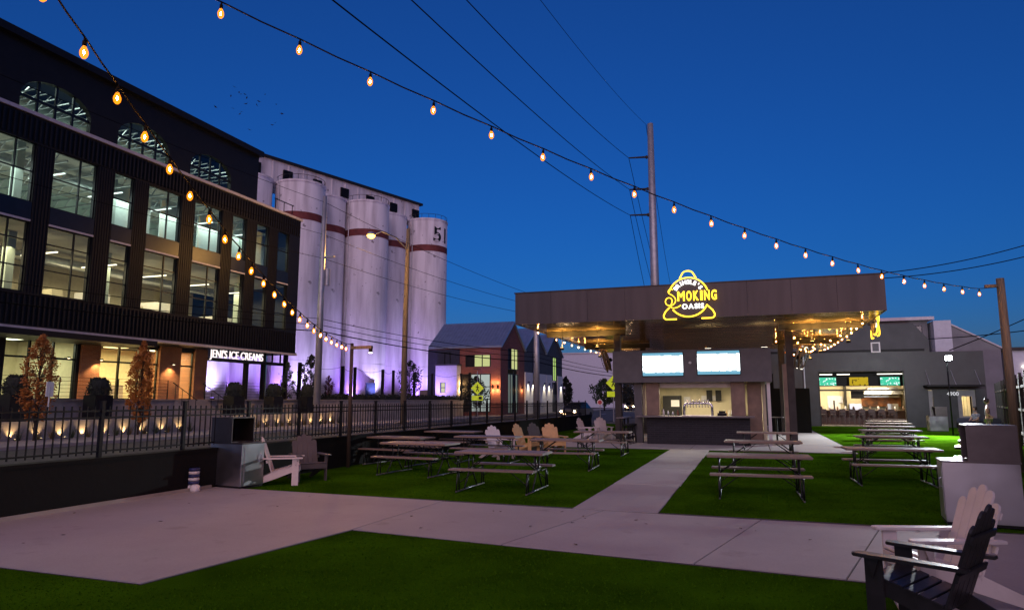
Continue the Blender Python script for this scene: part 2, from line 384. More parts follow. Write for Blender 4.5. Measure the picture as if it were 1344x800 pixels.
# ================================================================== GROUND
g = MB().box((-400,-150,-.6),(300,700,-.06)).build('ground', M['earth']); tag(g, kind='structure')
rd = MB().box((-25.2,-80,-.058),(-11.6,600,-.02)).build('road', M['asphalt']); tag(rd, kind='structure')
for k in range(30):
    MB().box((-18.55,-20+k*9,-.0195),(-18.4,-17+k*9,-.015)).build('lane_marking', M['white'], rd)
kb = MB().box((-25.5,-80,-.059),(-25.2,600,.10)).build('kerb', M['sidewalk']); tag(kb, kind='structure')
sw = MB().box((-29.3,-80,-.0585),(-25.51,600,.08)).build('pavement', M['sidewalk']); tag(sw, kind='structure')
kb2 = MB().box((-11.6,-40,-.059),(-11.3,46,.10)).build('kerb', M['sidewalk']); tag(kb2, kind='structure')
turf = MB().prism([(-10.55,-6),(9,-6),(16,51.6),(-10.55,51.6)],-.059,0).build('turf', M['turf']); tag(turf, kind='structure')

# concrete slabs of the yard (each slab a piece, joints recessed)
JX = [(-5.15,11.08,-5.2,8.3),(-2.30,11.0,-2.95,8.05),(0.06,10.9,-.66,7.82),(1.62,10.85,.80,7.62)]
bed = MB().prism([(-11.2,5.3),(-5.6,5.25),(-5.2,8.3),(1.12,7.6),(1.0,2.0),(7,2.0),(7.5,10.9),(-11,11.4)],-.03,.006)
bed.prism([(-2.83,11),(-1.45,11),(-1.5,25.4),(-2.8,25.4)],-.03,.0055).prism([(-7.6,25.3),(3.1,25.3),(3.4,51.4),(-7.6,51.4)],-.03,.005)
bed = bed.build('concrete_paving', M['joint']); tag(bed, kind='structure')
def slab(poly):
    c = Vector((sum(p[0] for p in poly)/len(poly), sum(p[1] for p in poly)/len(poly)))
    q = []
    for x, y in poly:
        d = c - Vector((x, y)); d.normalize(); q.append((x+d.x*.012, y+d.y*.012))
    return MB().prism(q, -.02, .016).build('slab', M['concrete'], bed, bevel=.004)
slab([(-11.2,5.3),(-5.6,5.25),(-5.2,8.3),(-5.15,11.1),(-11,11.4)])
slab([(-5.2,8.3),(-2.95,8.05),(-2.30,11.0),(-5.15,11.08)])
slab([(-2.95,8.05),(-.66,7.82),(.06,10.93),(-2.30,11.0)])
slab([(-.66,7.82),(.80,7.64),(1.62,10.9),(.06,10.93)])
slab([(.80,7.64),(1.12,7.6),(4.3,7.3),(5.0,10.85),(1.62,10.9)])
slab([(1.12,7.6),(1.0,4.6),(3.7,4.5),(4.3,7.3)])
slab([(1.0,4.6),(1.0,2.0),(3.2,2.0),(3.7,4.5)])
for k in range(4): 
    y0 = 11.05+k*3.58
    slab([(-2.83,y0),(-1.45,y0),(-1.47,y0+3.57),(-2.82,y0+3.57)])
for i in range(4):
    for k in range(7):
        x0 = -7.6+i*2.72; y0 = 25.38+k*3.72
        if k >= 3 and i < 2: continue
        slab([(x0,y0),(x0+2.71,y0),(x0+2.71,y0+3.71),(x0,y0+3.71)])
# short blades along the front of the turf
def blades():
    import numpy as np
    rng = np.random.default_rng(3)
    n = 150000
    # more of them close to the camera
    X = rng.uniform(-9.5, 3.6, n); Y = 2.6 + 20*rng.random(n)**1.9
    edge = 8.3 + (X+5.2)*(-.7/6.3)
    ok = ((Y < edge-.01) & (X > -5.2) & (X < 1.1) & ((X > -5.15))) | ((Y < 5.24) & (X < 1.0)) | ((Y > 11.06) & ((X < -2.86) | (X > -1.42)) & (X > -9.8)) 
    ok &= ~((X < -5.2) & (Y > 5.24) & (Y < 11.4)); ok &= ~((X > 1.0) & (Y < 11.0))
    ok &= ~((X < -5.19 - (8.3-Y)*.13) & (Y > 5.25) & (Y < 8.3))
    X = X[ok]; Y = Y[ok]; m = len(X)
    h = rng.uniform(.008, .020, m); a = rng.uniform(0, 2*np.pi, m); wd = rng.uniform(.003, .006, m) * (1 + Y/14)
    lx = rng.normal(0, .014, m); ly = rng.normal(0, .014, m)
    V = np.empty((m, 3, 3), np.float32)
    V[:,0] = np.stack([X-np.cos(a)*wd, Y-np.sin(a)*wd, np.zeros(m)], 1)
    V[:,1] = np.stack([X+np.cos(a)*wd, Y+np.sin(a)*wd, np.zeros(m)], 1)
    V[:,2] = np.stack([X+lx, Y+ly, h], 1)
    me = bpy.data.meshes.new('turf_blades'); me.vertices.add(m*3); me.vertices.foreach_set('co', V.reshape(-1))
    me.loops.add(m*3); me.loops.foreach_set('vertex_index', np.arange(m*3, dtype=np.int32))
    me.polygons.add(m); me.polygons.foreach_set('loop_start', np.arange(0, m*3, 3, dtype=np.int32))
    me.update(); me.materials.append(M['blade'])
    return link('turf_blades', me)
tag(blades(), 'short green artificial turf pile covering the yard', 'turf', kind='stuff')

# ================================================================== PICNIC TABLES
def make_table():
    r = link('picnic_table', None)
    MB().box((-.915,-.38,.70),(.915,.38,.745)).build('table_top', M['table'], r, bevel=.012)
    for s in (-1,1):
        MB().box((-.86,s*.68-.125,.415),(.86,s*.68+.125,.45)).build('bench_seat', M['table'], r, bevel=.01)
    for s in (-1,1):
        x = s*.70
        f = MB()
        for q in (-1,1):
            f.tube([(x,q*.74,.03),(x,q*.72,.20),(x,q*.68,.415)], .016, 8)
            f.tube([(x,q*.60,.03),(x,q*.62,.25),(x,q*.62,.415)], .014, 8)
            f.tube([(x,q*.34,.03),(x,q*.22,.18),(x,q*.10,.34),(x,q*.11,.50),(x,q*.13,.70)], .016, 8)
            f.tube([(x,q*.60,.37),(x,q*.34,.36),(x,q*.11,.42)], .013, 8)
            f.tube([(x,q*.10,.40),(x-s*.28,q*.10,.60),(x-s*.42,q*.10,.695)], .011, 6)
            f.tube([(x,q*.66,.16),(x-s*.22,q*.66,.32),(x-s*.34,q*.66,.41)], .010, 6)
        f.box((x-.03,-.30,.675),(x+.03,.30,.699)); f.box((x-.02,-.14,.36),(x+.02,.14,.42))
        f.build('leg_frame', M['table_frame'], r, smooth=True)
        MB().tube([(x,-.76,.02),(x,0,.024),(x,.76,.02)], .018, 8).build('foot_bar', M['foot_metal'], r, smooth=True)
    return r
tab0 = make_table(); tabs = [tab0]
TB = [ # centre x, centre y, rotation, label
 (-4.72,13.0,1, 'brown folding picnic table on street-side turf closest to where both concrete paths meet'),
 (-7.62,15.05,-4,'brown folding picnic table on street-side turf nearest the grey reclining chair by black wall'),
 (-4.62,17.6,1,'brown folding picnic table on street-side turf, second back along the straight path edge'),
 (-7.15,18.4,2,'brown folding picnic table on street-side turf in front of pale pink reclining chair'),
 (-4.65,22.4,0,'brown folding picnic table on street-side turf at the bar patio edge'),
 (-9.3,17.2,-8,'brown folding picnic table tucked against the low black wall on street-side turf'),
 (-9.4,21.0,0,'brown folding picnic table by the black wall further along toward the canopy'),
 (0.07,13.75,0,'brown folding picnic table on inner turf by the paths, first of the middle row'),
 (0.22,18.5,0,'brown folding picnic table on inner turf, second of the middle row'),
 (0.42,23.5,0,'brown folding picnic table on inner turf, last of the middle row before bar patio'),
 (2.75,16.6,1,'brown folding picnic table nearest the steel bin by the board fence'),
 (3.68,22.1,1,'brown folding picnic table, second in the row beside the tiled side tables'),
 (4.43,26.6,1,'brown folding picnic table, third in the row beside the tiled side tables'),
 (5.02,30.5,1,'brown folding picnic table, fourth in the row beside the tiled side tables'),
 (5.70,34.5,1,'brown folding picnic table, fifth in the row beside the tiled side tables'),
 (6.27,38.3,1,'brown folding picnic table, sixth in the row toward the lit kitchen opening'),
 (6.9,42.0,1,'brown folding picnic table, last of the row in front of lit kitchen opening')]
for i, (x, y, a, lb) in enumerate(TB):
    o = tab0 if i == 0 else copy_tree(tab0)
    o.location = (x, y, .0); o.rotation_euler[2] = R(a + (0, -1.2, 1.6, -.7, 1.1)[i % 5])
    if -7.6 < x < 3.1 and 25.3 < y: o.location.z = .016
    tag(o, lb, 'picnic table', 'picnic tables in the yard')

# ================================================================== ADIRONDACK CHAIRS (front = local -Y)
def make_chair(mat, hi=.98):
    r = link('adirondack_chair', None)
    # side rails: from front apron down to the rear foot
    for s in (-1,1):
        x = s*.255
        poly = [(-.42,.24),(-.42,.37),(-.30,.385),(.10,.27),(.62,.02),(.62,0),(.46,0),(.05,.13),(-.30,.26)]
        Mx = Matrix(((0,0,1,x),(1,0,0,0),(0,1,0,0),(0,0,0,1)))
        MB().prism(poly,-.013,.013,Mx).build('side_rail', mat, r, bevel=.004)
        MB().box((s*.295-.013,-.44,0),(s*.295+.013,-.31,.545)).build('front_leg', mat, r, bevel=.004)
        arm = [(-.52,.02),(-.50,-.05),(-.44,-.07),(.05,-.065),(.27,-.03),(.27,.045),(-.44,.065),(-.50,.055)]
        Ma = Matrix(((0,s*1.,0,s*.315),(1,0,0,0),(0,0,1,0),(0,0,0,1)))
        ar = MB().prism(arm,.545,.572,Ma).build('armrest', mat, r, bevel=.005)
        MB().prism([(-.42,.545),(-.32,.545),(-.37,.40)],-.012,.012,Matrix(((0,0,1,s*.325),(1,0,0,0),(0,1,0,0),(0,0,0,1)))).build('arm_bracket', mat, r)
        for yy, zz in ((-.41,.50),(-.34,.50),(-.375,.42)):
            MB().cyl((s*.309,yy,zz),(s*.313,yy,zz),.008,n=8).build('screw', M['screw'], r)
    for k in range(6):
        y = -.40+k*.088; z = .385-max(0,(y+.30))*.29
        MB().bar((-.28,y,z),(.28,y,z),.078,.02,up=(0,.28,.96)).build('seat_slat', mat, r, bevel=.004)
    MB().box((-.285,-.45,.27),(.285,-.428,.375)).build('front_apron', mat, r, bevel=.004)
    # reclined back: five slats with a scalloped top
    d = Vector((0,.33,.944)); n_ = Vector((0,-.944,.33)); base = Vector((0,.08,.235))
    L = [.66,.76,.80,.76,.66]; L = [q*hi/.98 for q in L]
    for i in range(5):
        x = (i-2)*.111; wd = .0515
        fan = 0
        prof = [(-wd,0),(wd,0)]
        prof.append((wd+.004,L[i]-.05))
        for k in range(1,6):
            a = math.pi*k/6; prof.append((math.cos(a)*(wd+.004), L[i]-.05+math.sin(a)*.05))
        prof.append((-wd-.004,L[i]-.05))
        Mb = Matrix(((1,0,n_.x,x+base.x),(0,d.y,n_.y,base.y),(0,d.z,n_.z,base.z),(0,0,0,1))) @ Matrix.Rotation(-fan*2,4,'Z')
        MB().prism(prof,-.01,.01,Mb).build('back_slat', mat, r, bevel=.003)
    for t, wd in ((.28,.66),(.56,.56)):
        c = base + d*t - n_*.022
        MB().bar((-wd/2,c.y,c.z),(wd/2,c.y,c.z),.022,.06,up=tuple(d)).build('back_support', mat, r, bevel=.004)
    return r
def face(dx, dy): return math.atan2(dy, dx) + math.pi/2
CH = {}
def chair(kind, mat, x, y, dx, dy, label, z=0.0, hi=.98):
    if kind not in CH: CH[kind] = make_chair(mat); o = CH[kind]
    else: o = copy_tree(CH[kind])
    o.location = (x, y, z); o.rotation_euler[2] = face(dx, dy)
    return tag(o, label, 'chair', 'slatted reclining garden chairs')
chair('dark', M['dark_poly'], 1.30, 6.10, -.86,.50, 'charcoal slatted reclining chair turned away, in front of the white one', .016)
chair('white', M['white_poly'], 1.60, 7.16, -.95,-.30, 'white slatted reclining chair between charcoal chair and steel bin', .016)
chair('white', M['white_poly'], -9.50,12.2, .84,.54, 'pale slatted reclining chair side-on next to steel bin at black wall')
chair('grey', M['grey_poly'], -9.45,13.15, .80,-.60, 'grey slatted reclining chair against black wall behind pale side-on chair')
chair('white', M['white_poly'], -7.35,19.75, .85,-.5, 'pale pink slatted reclining chair behind a picnic table by the black wall')
chair('tan', M['tan_poly'], -7.15,21.7, .97,-.22, 'yellow-tan slatted reclining chair beside the low wall, farther from the bar than its twin')
chair('grey', M['grey_poly'], -6.95,22.7, .9,-.45, 'brown grey slatted reclining chair half hidden between two yellowish chairs')
chair('tan', M['tan_poly'], -6.35,22.3, .60,-.80, 'yellow-tan slatted reclining chair facing the lawn near bar patio corner')
chair('white', M['white_poly'], -7.0,29.9, .97,-.25, 'white slatted reclining chair under canopy edge seen from its side')
chair('white', M['white_poly'], -6.45,30.9, .55,-.83, 'white slatted reclining chair under canopy edge facing the lawn', .0)

# ================================================================== LOW WALL AND PICKET FENCE (street side)
FX = -10.45
wl = MB().box((FX-.12,-4,-.05),(FX+.12,46,.75)).build('low_wall', M['black_wall'])
tag(wl, 'low black painted wall along the street side of the yard', 'wall')
MB().box((FX-.15,-4,.751),(FX+.15,46,.80)).build('coping', M['black_wall'], wl)
MB().box((FX+.125,-4,.0),(FX+.16,11.2,.075)).build('base_strip', M['sidewalk'], wl)
pf = thing('picket_fence', 'black metal picket fence standing on the low black wall', 'fence', (FX,0,.80))
pk = MB().cbox((0,0,.45),(.018,.018,.80)).mesh('picket', M['black_metal'])
ps = MB().cbox((0,0,.46),(.062,.062,.92)).cbox((0,0,.93),(.075,.075,.02)).mesh('post', M['black_metal'])
y0 = 6.94-1.8*4
npk = 0
posts = [y0+1.8*k for k in range(26)]
for a, b in zip(posts[:-1], posts[1:]):
    link('post', ps, pf, (0,a,0))
    for z in (.10,.66,.77): MB().box((-.014,a+.032,z-.014),(.014,b-.032,z+.014)).build('rail', M['black_metal'], pf)
    n = 13
    for k in range(1,n):
        if npk >= 300 or a < 2: continue
        link('picket', pk, pf, (0,a+(b-a)*k/n,0)); npk += 1
link('post', ps, pf, (0,posts[-1],0))
farp = MB()
for a, b in zip(posts[:-1], posts[1:]):
    for k in range(1,13):
        if a < 2: farp.cbox((0,a+(b-a)*k/13,.45),(.018,.018,.80))
# whatever is left beyond the three hundred nearest
cnt = 0
for a, b in zip(posts[:-1], posts[1:]):
    if a < 2: continue
    for k in range(1,13):
        cnt += 1
        if cnt > 300: farp.cbox((0,a+(b-a)*k/13,.45),(.018,.018,.80))
tag(farp.build('picket_run', M['black_metal'], pf), kind='stuff')

# ================================================================== STEEL BINS (front = local +X)
def make_bin():
    r = link('trash_bin', None)
    MB().box((-.46,-.29,.04),(.46,.29,.86)).build('cabinet', M['steel'], r, bevel=.006)
    MB().box((-.45,-.28,0),(.45,.28,.039)).build('plinth', M['black_plastic'], r)
    MB().box((-.475,-.305,.861),(.475,.305,.885)).build('tray_top', M['steel_dark'], r, bevel=.004)
    MB().box((.461,-.22,.12),(.468,.22,.80)).build('door', M['steel'], r, bevel=.003)
    MB().tube([(.475,.17,.50),(.50,.17,.52),(.50,.17,.62),(.475,.17,.64)], .008, 8).build('handle', M['chrome'], r)
    h = MB(); x0, x1, y, z0, z1, t = -.465,.14,.285,.886,1.37,.018
    h.box((x0,-y,z0),(x0+t,y,z1)); h.box((x0,-y,z1),(x1,y,z1+t)); h.box((x0+t+.001,-y,z0),(x1,-y+t,z1-.001)); h.box((x0+t+.001,y-t,z0),(x1,y,z1-.001))
    h.build('hood', M['steel_dark'], r)
    MB().box((x0+t+.002,-y+t+.002,z0),(x1-.05,y-t-.002,z0+.012)).build('hood_floor', M['steel_dark'], r)
    MB().lathe([(.13,0),(.13,.014),(.09,.016)], (-.15,0,z0+.012), 18).build('chute_ring', M['black_plastic'], r)
    return r
b0 = make_bin(); b0.location = (-10.05,11.6,.016); b0.rotation_euler[2] = R(-8)
tag(b0, 'steel trash bin with hooded top against low black wall', 'trash bin', 'hooded steel bins')
b1 = copy_tree(b0); b1.location = (3.02,11.62,.016); b1.rotation_euler[2] = R(180-6)
tag(b1, 'steel trash bin with hooded top behind white reclining chair', 'trash bin', 'hooded steel bins')
b2 = copy_tree(b0); b2.location = (9.95,45.0,.0); b2.rotation_euler[2] = R(180+4)
tag(b2, 'steel trash bin with hooded top near the numbered doors', 'trash bin', 'hooded steel bins')
t = thing('paper_cup_stack', 'dark blue striped tall container on two white rounded bases beside bin', 'container', (-10.28,10.72,.016))
for q, (x, y) in enumerate(((-.09,-.02),(.09,-.06))):
    MB().lathe([(.085,0),(.095,.03),(.09,.10),(.05,.13)], (x,y,0), 18).build('base', M['white'], t, smooth=True)
for k in range(5):
    MB().lathe([(.10,0),(.11,.045),(.10,.055)], (-.02,0,.13+k*.062), 18).build('ring', M['white'] if k % 2 else pm('blue_plastic', (.02,.03,.12), .4), t, smooth=True)

# ================================================================== BAR CANOPY
SZ = 4.85; CX0, CX1, CY0, CY1 = -9.0, 4.55, 26.25, 44.2
cn = thing('canopy', 'wide flat canopy with bronze fascia and shiny plank soffit over the bar', 'canopy')
for k in range(9):   # fascia sheets, front
    a = CX0 + k*(CX1-CX0)/9; b = CX0 + (k+1)*(CX1-CX0)/9
    MB().box((a+.004,CY0-.03-(k%2)*.002,SZ-.02),(b-.004,CY0,SZ+1.26)).build('fascia_panel', M['fascia'], cn)
for k in range(12):
    a = CY0+.002 + k*(CY1-CY0)/12; b = CY0 + (k+1)*(CY1-CY0)/12
    for x0, x1 in ((CX0-.03,CX0),(CX1,CX1+.03)):
        MB().box((x0,a+.004,SZ-.02),(x1,b-.004,SZ+1.26)).build('fascia_panel', M['fascia'], cn)
MB().box((CX0+.001,CY1-.03,SZ),(CX1-.001,CY1,SZ+1.2)).build('back_fascia', M['fascia'], cn)
MB().box((CX0-.06,CY0-.06,SZ+1.261),(CX1+.06,CY1+.03,SZ+1.30)).build('roof_edge', M['dark_steel'], cn)
MB().box((CX0+.01,CY0+.01,SZ+.05),(CX1-.01,CY1-.04,SZ+1.2)).build('roof_deck', M['dark_steel'], cn)
nb = 60
for k in range(nb):
    a = CY0 + .01 + k*(CY1-CY0-.05)/nb; b = a + (CY1-CY0-.05)/nb - .012
    dz = .004*math.sin(k*2.3)
    MB().box((CX0+.02,a,SZ+dz),(CX1-.02,b,SZ+.045)).build('soffit_plank', M['soffit'], cn)
def beam(x0,x1,y): MB().box((x0,y-.09,SZ-.26),(x1,y+.09,SZ-.012)).build('beam', M['dark_steel'], cn)
for y in (29.8, 37.5):
    beam(CX0+.3,-5.1,y); beam(1.2,CX1-.25,y)
for y in (29.8, 37.5):
    for x in (-5.47,1.55):
        MB().box((x-.14,y-.14,.03),(x+.14,y+.14,SZ-.27 if True else 0)).box((x-.18,y-.18,.016),(x+.18,y+.18,.03)).build('post', M['dark_steel'], cn)
MB().box((1.25,29.55,.03),(1.40,29.9,3.2)).build('post_casing', M['brown'], cn)
# warm flood lights on the beams, aimed up at the soffit
for x, y in ((-7.9,29.4),(-6.3,29.4),(-7.4,35.2),(2.4,29.4),(3.7,29.4),(3.2,35.2),(-7.2,41.0),(3.2,41.0)):
    f = MB().cbox((x,y,SZ-.82),(.16,.12,.10)).tube([(x,y+.07,SZ-.80),(x,y+.07,SZ)],.012,6).build('flood_light', M['black_metal'], cn)
    MB().cbox((x,y,SZ-.765),(.12,.08,.008)).build('flood_lens', em('warm_lens',(1,.62,.2),6), f)
    lamp('SPOT','flood_beam',(x,y,SZ-.75),800,(1,.55,.14),f,target=(x,y+.3,SZ+1),spot_size=R(150),spot_blend=.8,shadow_soft_size=.06)
for x in (-1.6,0.6):
    f = MB().cbox((x,29.3,3.84),(.28,.12,.08)).build('flood_light', M['black_metal'], cn)
    MB().cbox((x,29.3,3.884),(.24,.08,.008)).build('flood_lens', em('pale_lens',(1,.93,.78),5), f)
    lamp('SPOT','flood_beam',(x,29.3,3.90),160,(1,.93,.75),f,target=(x,29.5,6),spot_size=R(120),spot_blend=.8,shadow_soft_size=.08)

# neon sign on the fascia
def make_neon():
    r = link('neon_sign', None)
    def arc(a0,a1,rad,n,c=(0,0)): return [(c[0]+rad*math.cos(R(a0+(a1-a0)*k/n)),0,c[1]+rad*math.sin(R(a0+(a1-a0)*k/n))) for k in range(n+1)]
    rad = .74
    for a0,a1 in ((18,162),(218,336)):
        MB().tube(arc(a0,a1,rad,36), .027, 8).build('ring_tube', E_['neon'], r, smooth=True)
    MB().tube(arc(35,145,.24,14,(0,.70)) if False else [(-.30,0,.72)]+[( .21*math.cos(R(a)),0,.86+.14*math.sin(R(a))) for a in range(165,14,-15)]+[(.30,0,.72)], .027, 8).build('corner_tube', E_['neon'], r, smooth=True)
    for s in (-1,1):
        pts = [(s*.70,0,-.36),(s*.86,0,-.52),(s*.93,0,-.66)]+[(s*(.80+.13*math.cos(R(a))),0,-.70+.12*math.sin(R(a))) for a in range(-10,-91,-16)]+[(s*.45,0,-.82)]
        MB().tube(pts, .027, 8).build('corner_tube', E_['neon'], r, smooth=True)
    # large script initial, drawn as a stroke
    sp = [(-.56,.30),(-.64,.33),(-.72,.28),(-.72,.18),(-.60,.10),(-.50,.0),(-.47,-.12),(-.53,-.24),(-.66,-.30),(-.80,-.26),(-.85,-.14),(-.80,-.03),(-.70,.0),(-.62,-.05),(-.60,-.16),(-.66,-.34),(-.55,-.40),(-.38,-.36),(-.26,-.28)]
    cr = []
    for i in range(len(sp)-1):
        p0 = Vector(sp[max(0,i-1)]); p1 = Vector(sp[i]); p2 = Vector(sp[i+1]); p3 = Vector(sp[min(len(sp)-1,i+2)])
        for k in range(4):
            u = k/4; cr.append(.5*((2*p1)+(p2-p0)*u+(2*p0-5*p1+4*p2-p3)*u*u+(3*p1-p0-p2*3+p3)*u**3))
    MB().tube([(p.x,-.03,p.y) for p in cr], .019, 6).build('letter', E_['neon'], r, smooth=True)
    x = -.40
    for ch in 'MOKING':
        me = text_mesh('letter', ch, .50, E_['neon'], outline=.017); a, b = mesh_w(me)
        w_ = {'M':.27,'I':.085}.get(ch,.20); k = w_/(b-a)
        for v in me.vertices: v.co.x = (v.co.x-a)*k
        o = link('letter', me, r, (x,-.03,-.13)); o.rotation_euler = (R(90),0,0); x += w_+.055
    def arct(txt, radius, a0, a1, size):
        n = len(txt)
        for i, ch in enumerate(txt):
            a = R(a0+(a1-a0)*i/(n-1)); me = text_mesh('letter', ch, size, E_['neon_white'], .012, bold=.008); b0, b1 = mesh_w(me)
            for v in me.vertices: v.co.x -= (b0+b1)/2
            o = link('letter', me, r, (radius*math.cos(a),-.03,radius*math.sin(a)))
            o.rotation_euler = (Matrix.Rotation(-(a-math.pi/2),4,'Y') @ Matrix.Rotation(R(90),4,'X')).to_euler()
    arct("BRINGLE'S", .50, 143, 37, .20)
    x = -.24
    for ch in 'OASIS':
        me = text_mesh('letter', ch, .25, E_['neon_white'], .012, bold=.008); b0, b1 = mesh_w(me)
        for v in me.vertices: v.co.x -= b0
        o = link('letter', me, r, (x,-.03,-.44)); o.rotation_euler = (R(90),0,0); x += (b1-b0)+.035
    MB().lathe([(.70,0),(.70,.02)], n=40, M=Matrix.Translation((0,.07,0)) @ Matrix.Rotation(R(90),4,'X')).build('back_panel', M['fascia'], r)
    for s in (-1,1): MB().box((s*.5-.02,.05,-.3),(s*.5+.02,.17,-.26)).build('bracket', M['black_metal'], r)
    return r
ns = make_neon(); ns.location = (-2.06,CY0-.21,5.60)
tag(ns, 'yellow neon sign with ring and lettering on the canopy front', 'sign', 'neon ring signs')
n2 = copy_tree(ns); n2.location = (CX1+.21,30.0,5.05); n2.rotation_euler[2] = R(90)
tag(n2, 'yellow neon sign hung on the canopy side, seen edge-on', 'sign', 'neon ring signs')

# ------------------------------------------------------------------ bar under the canopy
br = thing('bar_stand', 'dark outdoor bar with black brick front and lit serving window', 'bar', (0,0,.016))
BY = 28.2
MB().box((-4.05,BY,0),(-.08,BY+.30,1.06)).build('brick_front', M['bar_brick'], br)
MB().box((-4.05,BY+.301,0),(-3.85,BY+4.6,1.06)).box((-.28,BY+.301,0),(-.081,BY+4.6,1.06)).build('side_wall', M['bar_brick'], br)
MB().box((-4.45,BY-.30,1.061),(.10,BY+.62,1.12)).build('counter_top', M['slate'], br, bevel=.008)
MB().box((-5.42,28.35,2.46),(.80,28.60,3.77)).build('screen_board', M['tvwall'], br)
MB().box((.60,28.601,2.46),(.80,33.2,3.76)).box((-5.42,28.601,2.46),(-5.30,29.6,3.76)).build('return_board', M['tvwall'], br)
MB().box((-5.29,28.601,2.47),(.59,33.2,2.56)).build('bar_ceiling', M['dark_steel'], br)
for x0, x1 in ((-4.14,-3.60),(-.76,-.22)):
    MB().box((x0,28.75,1.121),(x1,29.05,2.459)).build('column', M['brown'], br, bevel=.01)
MB().box((-.15,29.3,0),(.40,29.42,2.459)).build('side_panel', M['brown'], br)
MB().box((.60,28.7,0),(.72,28.82,2.459)).build('corner_post', M['galv'], br)
MB().box((-4.62,28.75,0),(-4.30,29.05,2.459)).build('corner_pier', M['tvwall'], br)
MB().box((-3.60,29.06,2.25),(-.76,29.16,2.459)).build('shutter_box', M['white'], br, bevel=.01)
rm = MB(); rm.box((-4.3,33.2,0),(.59,33.35,2.469)); rm.build('back_wall', M['cream'], br)
MB().box((-4.3,29.06,1.121),(-4.2,33.19,2.469)).box((.42,29.45,0),(.55,33.19,2.469)).build('inner_wall', M['cream'], br)
MB().box((-4.19,29.3,.0),(.41,33.19,.02)).build('bar_floor', M['carpet'], br)
for x in (-3.2,-1.4):
    f = MB().box((x-.5,30.6,2.42),(x+.5,30.8,2.469)).build('ceiling_light', em('bar_tube',(1,.87,.62),4), br)
    lamp('AREA','bar_light',(x,30.7,2.38),105,(1,.84,.58),f,shape='RECTANGLE',size=1.2,size_y=.5)
# shelves, fridge and posters on the rear wall
MB().box((-3.9,32.5,.02),(-3.1,33.1,1.95)).build('fridge', M['black_plastic'], br)
MB().box((-3.52,32.49,1.45),(-3.15,32.5,1.75)).box((-3.0,33.17,1.5),(-2.7,33.19,1.9)).box((-2.2,33.17,1.72),(-1.5,33.19,1.95)).build('notice', M['white'], br)
MB().box((-1.95,33.0,1.7),(-1.7,33.19,2.2)).box((-1.55,33.0,1.7),(-1.3,33.19,2.2)).build('wall_speaker', M['black_plastic'], br)
MB().box((-2.4,32.7,.02),(.3,33.19,.95)).build('rear_counter', M['steel'], br)
def tagged(mb, name, mat, label, cat, group=None, **k):
    return tag(mb.build(name, mat, None, **k), label, cat, group)
# beer tap tower on the counter
tt = thing('beer_tap_tower', 'chrome beer tap tower with arched top on the bar counter', 'beer tap', (-2.05,28.72,1.136))
MB().tube([(-.55,0,0),(-.55,0,.36),(-.5,0,.46),(-.4,0,.5),(.4,0,.5),(.5,0,.46),(.55,0,.36),(.55,0,0)], .05, 12).build('arch', M['chrome'], tt, smooth=True)
for k in range(8):
    x = -.40+k*.115
    MB().tube([(x,-.03,.46),(x,-.12,.44),(x,-.14,.33)], .016, 8).build('spout', M['chrome'], tt, smooth=True)
    MB().lathe([(.012,0),(.02,.06),(.024,.15),(.014,.19)], (x,-.09,.46), 10).build('tap_handle', M['white'] if k % 2 else M['chrome'], tt, smooth=True)
MB().box((-.6,-.22,0),(.6,.12,.02)).build('drip_tray', M['steel'], tt, bevel=.004)
for k, (x, y, h, m_, lb) in enumerate((
    (-3.42,28.66,.26,'white','white squeeze bottle on the bar counter next to brown column'),
    (-3.25,28.78,.20,'steel','short steel shaker on the bar counter beside white bottle'),
    (-3.05,28.68,.17,'steel','squat steel cup on the bar counter between shaker and red bottle'),
    (-2.86,28.75,.22,'band_red','red bottle on the bar counter close to tap tower'))):
    tagged(MB().lathe([(.04,0),(.042,h*.6),(.02,h*.8),(.018,h)], (x,y,1.137), 12), 'bottle', M[m_], lb, 'bottle', 'bottles on the bar counter', smooth=True)
tagged(MB().box((-1.3,28.55,1.137),(-.95,28.8,1.25)).box((-1.25,28.78,1.251),(-1.0,28.8,1.33)), 'cash_register', M['black_plastic'], 'black cash register on the bar counter beside brown column', 'cash register')
t = thing('glass_rack', 'rack of hanging glasses and bottles at the bar rear counter', 'rack', (-.9,32.9,.966))
for k in range(9): MB().lathe([(.035,0),(.04,.20),(.02,.28),(.018,.34)], (-.3+k*.11,0,0), 10).build('bottle', M[('steel','tan_poly','white')[k%3]], t, smooth=True)
# screens
scr = {}
def tv(name, c, w_, h_, normal_rot, mat, label, group, cat='screen', strip=None):
    r = thing(name, label, cat, c, normal_rot, group)
    MB().box((-w_/2-.03,-.05,-h_/2-.03),(w_/2+.03,.0,h_/2+.03)).build('casing', M['black_plastic'], r, bevel=.006)
    MB().quad((-w_/2,-.054,-h_/2),(w_/2,-.054,-h_/2),(w_/2,-.054,h_/2),(-w_/2,-.054,h_/2)).build('picture', mat, r)
    if strip:
        MB().box((-w_/2,-.058,h_*.38),(w_/2,-.055,h_/2)).box((-w_/2,-.058,-h_/2),(w_/2,-.055,-h_*.36)).build('caption_bar', strip, r)
    return r
m_big = screen('white_screen', (.90,.96,1.0), (.235,.28,.30), 3.6, 4)
m_bar = em('blue_caption', (.18,.45,.62), 1.0)
tv('wall_screen', (-3.36,28.347,3.21), 1.62,.93,0,m_big,'large white lit screen on bar board, above the white bottle','bar screens',strip=m_bar)
tv('wall_screen', (-1.17,28.347,3.24), 1.62,.93,0,m_big,'large white lit screen on bar board, above the cash register','bar screens',strip=m_bar)
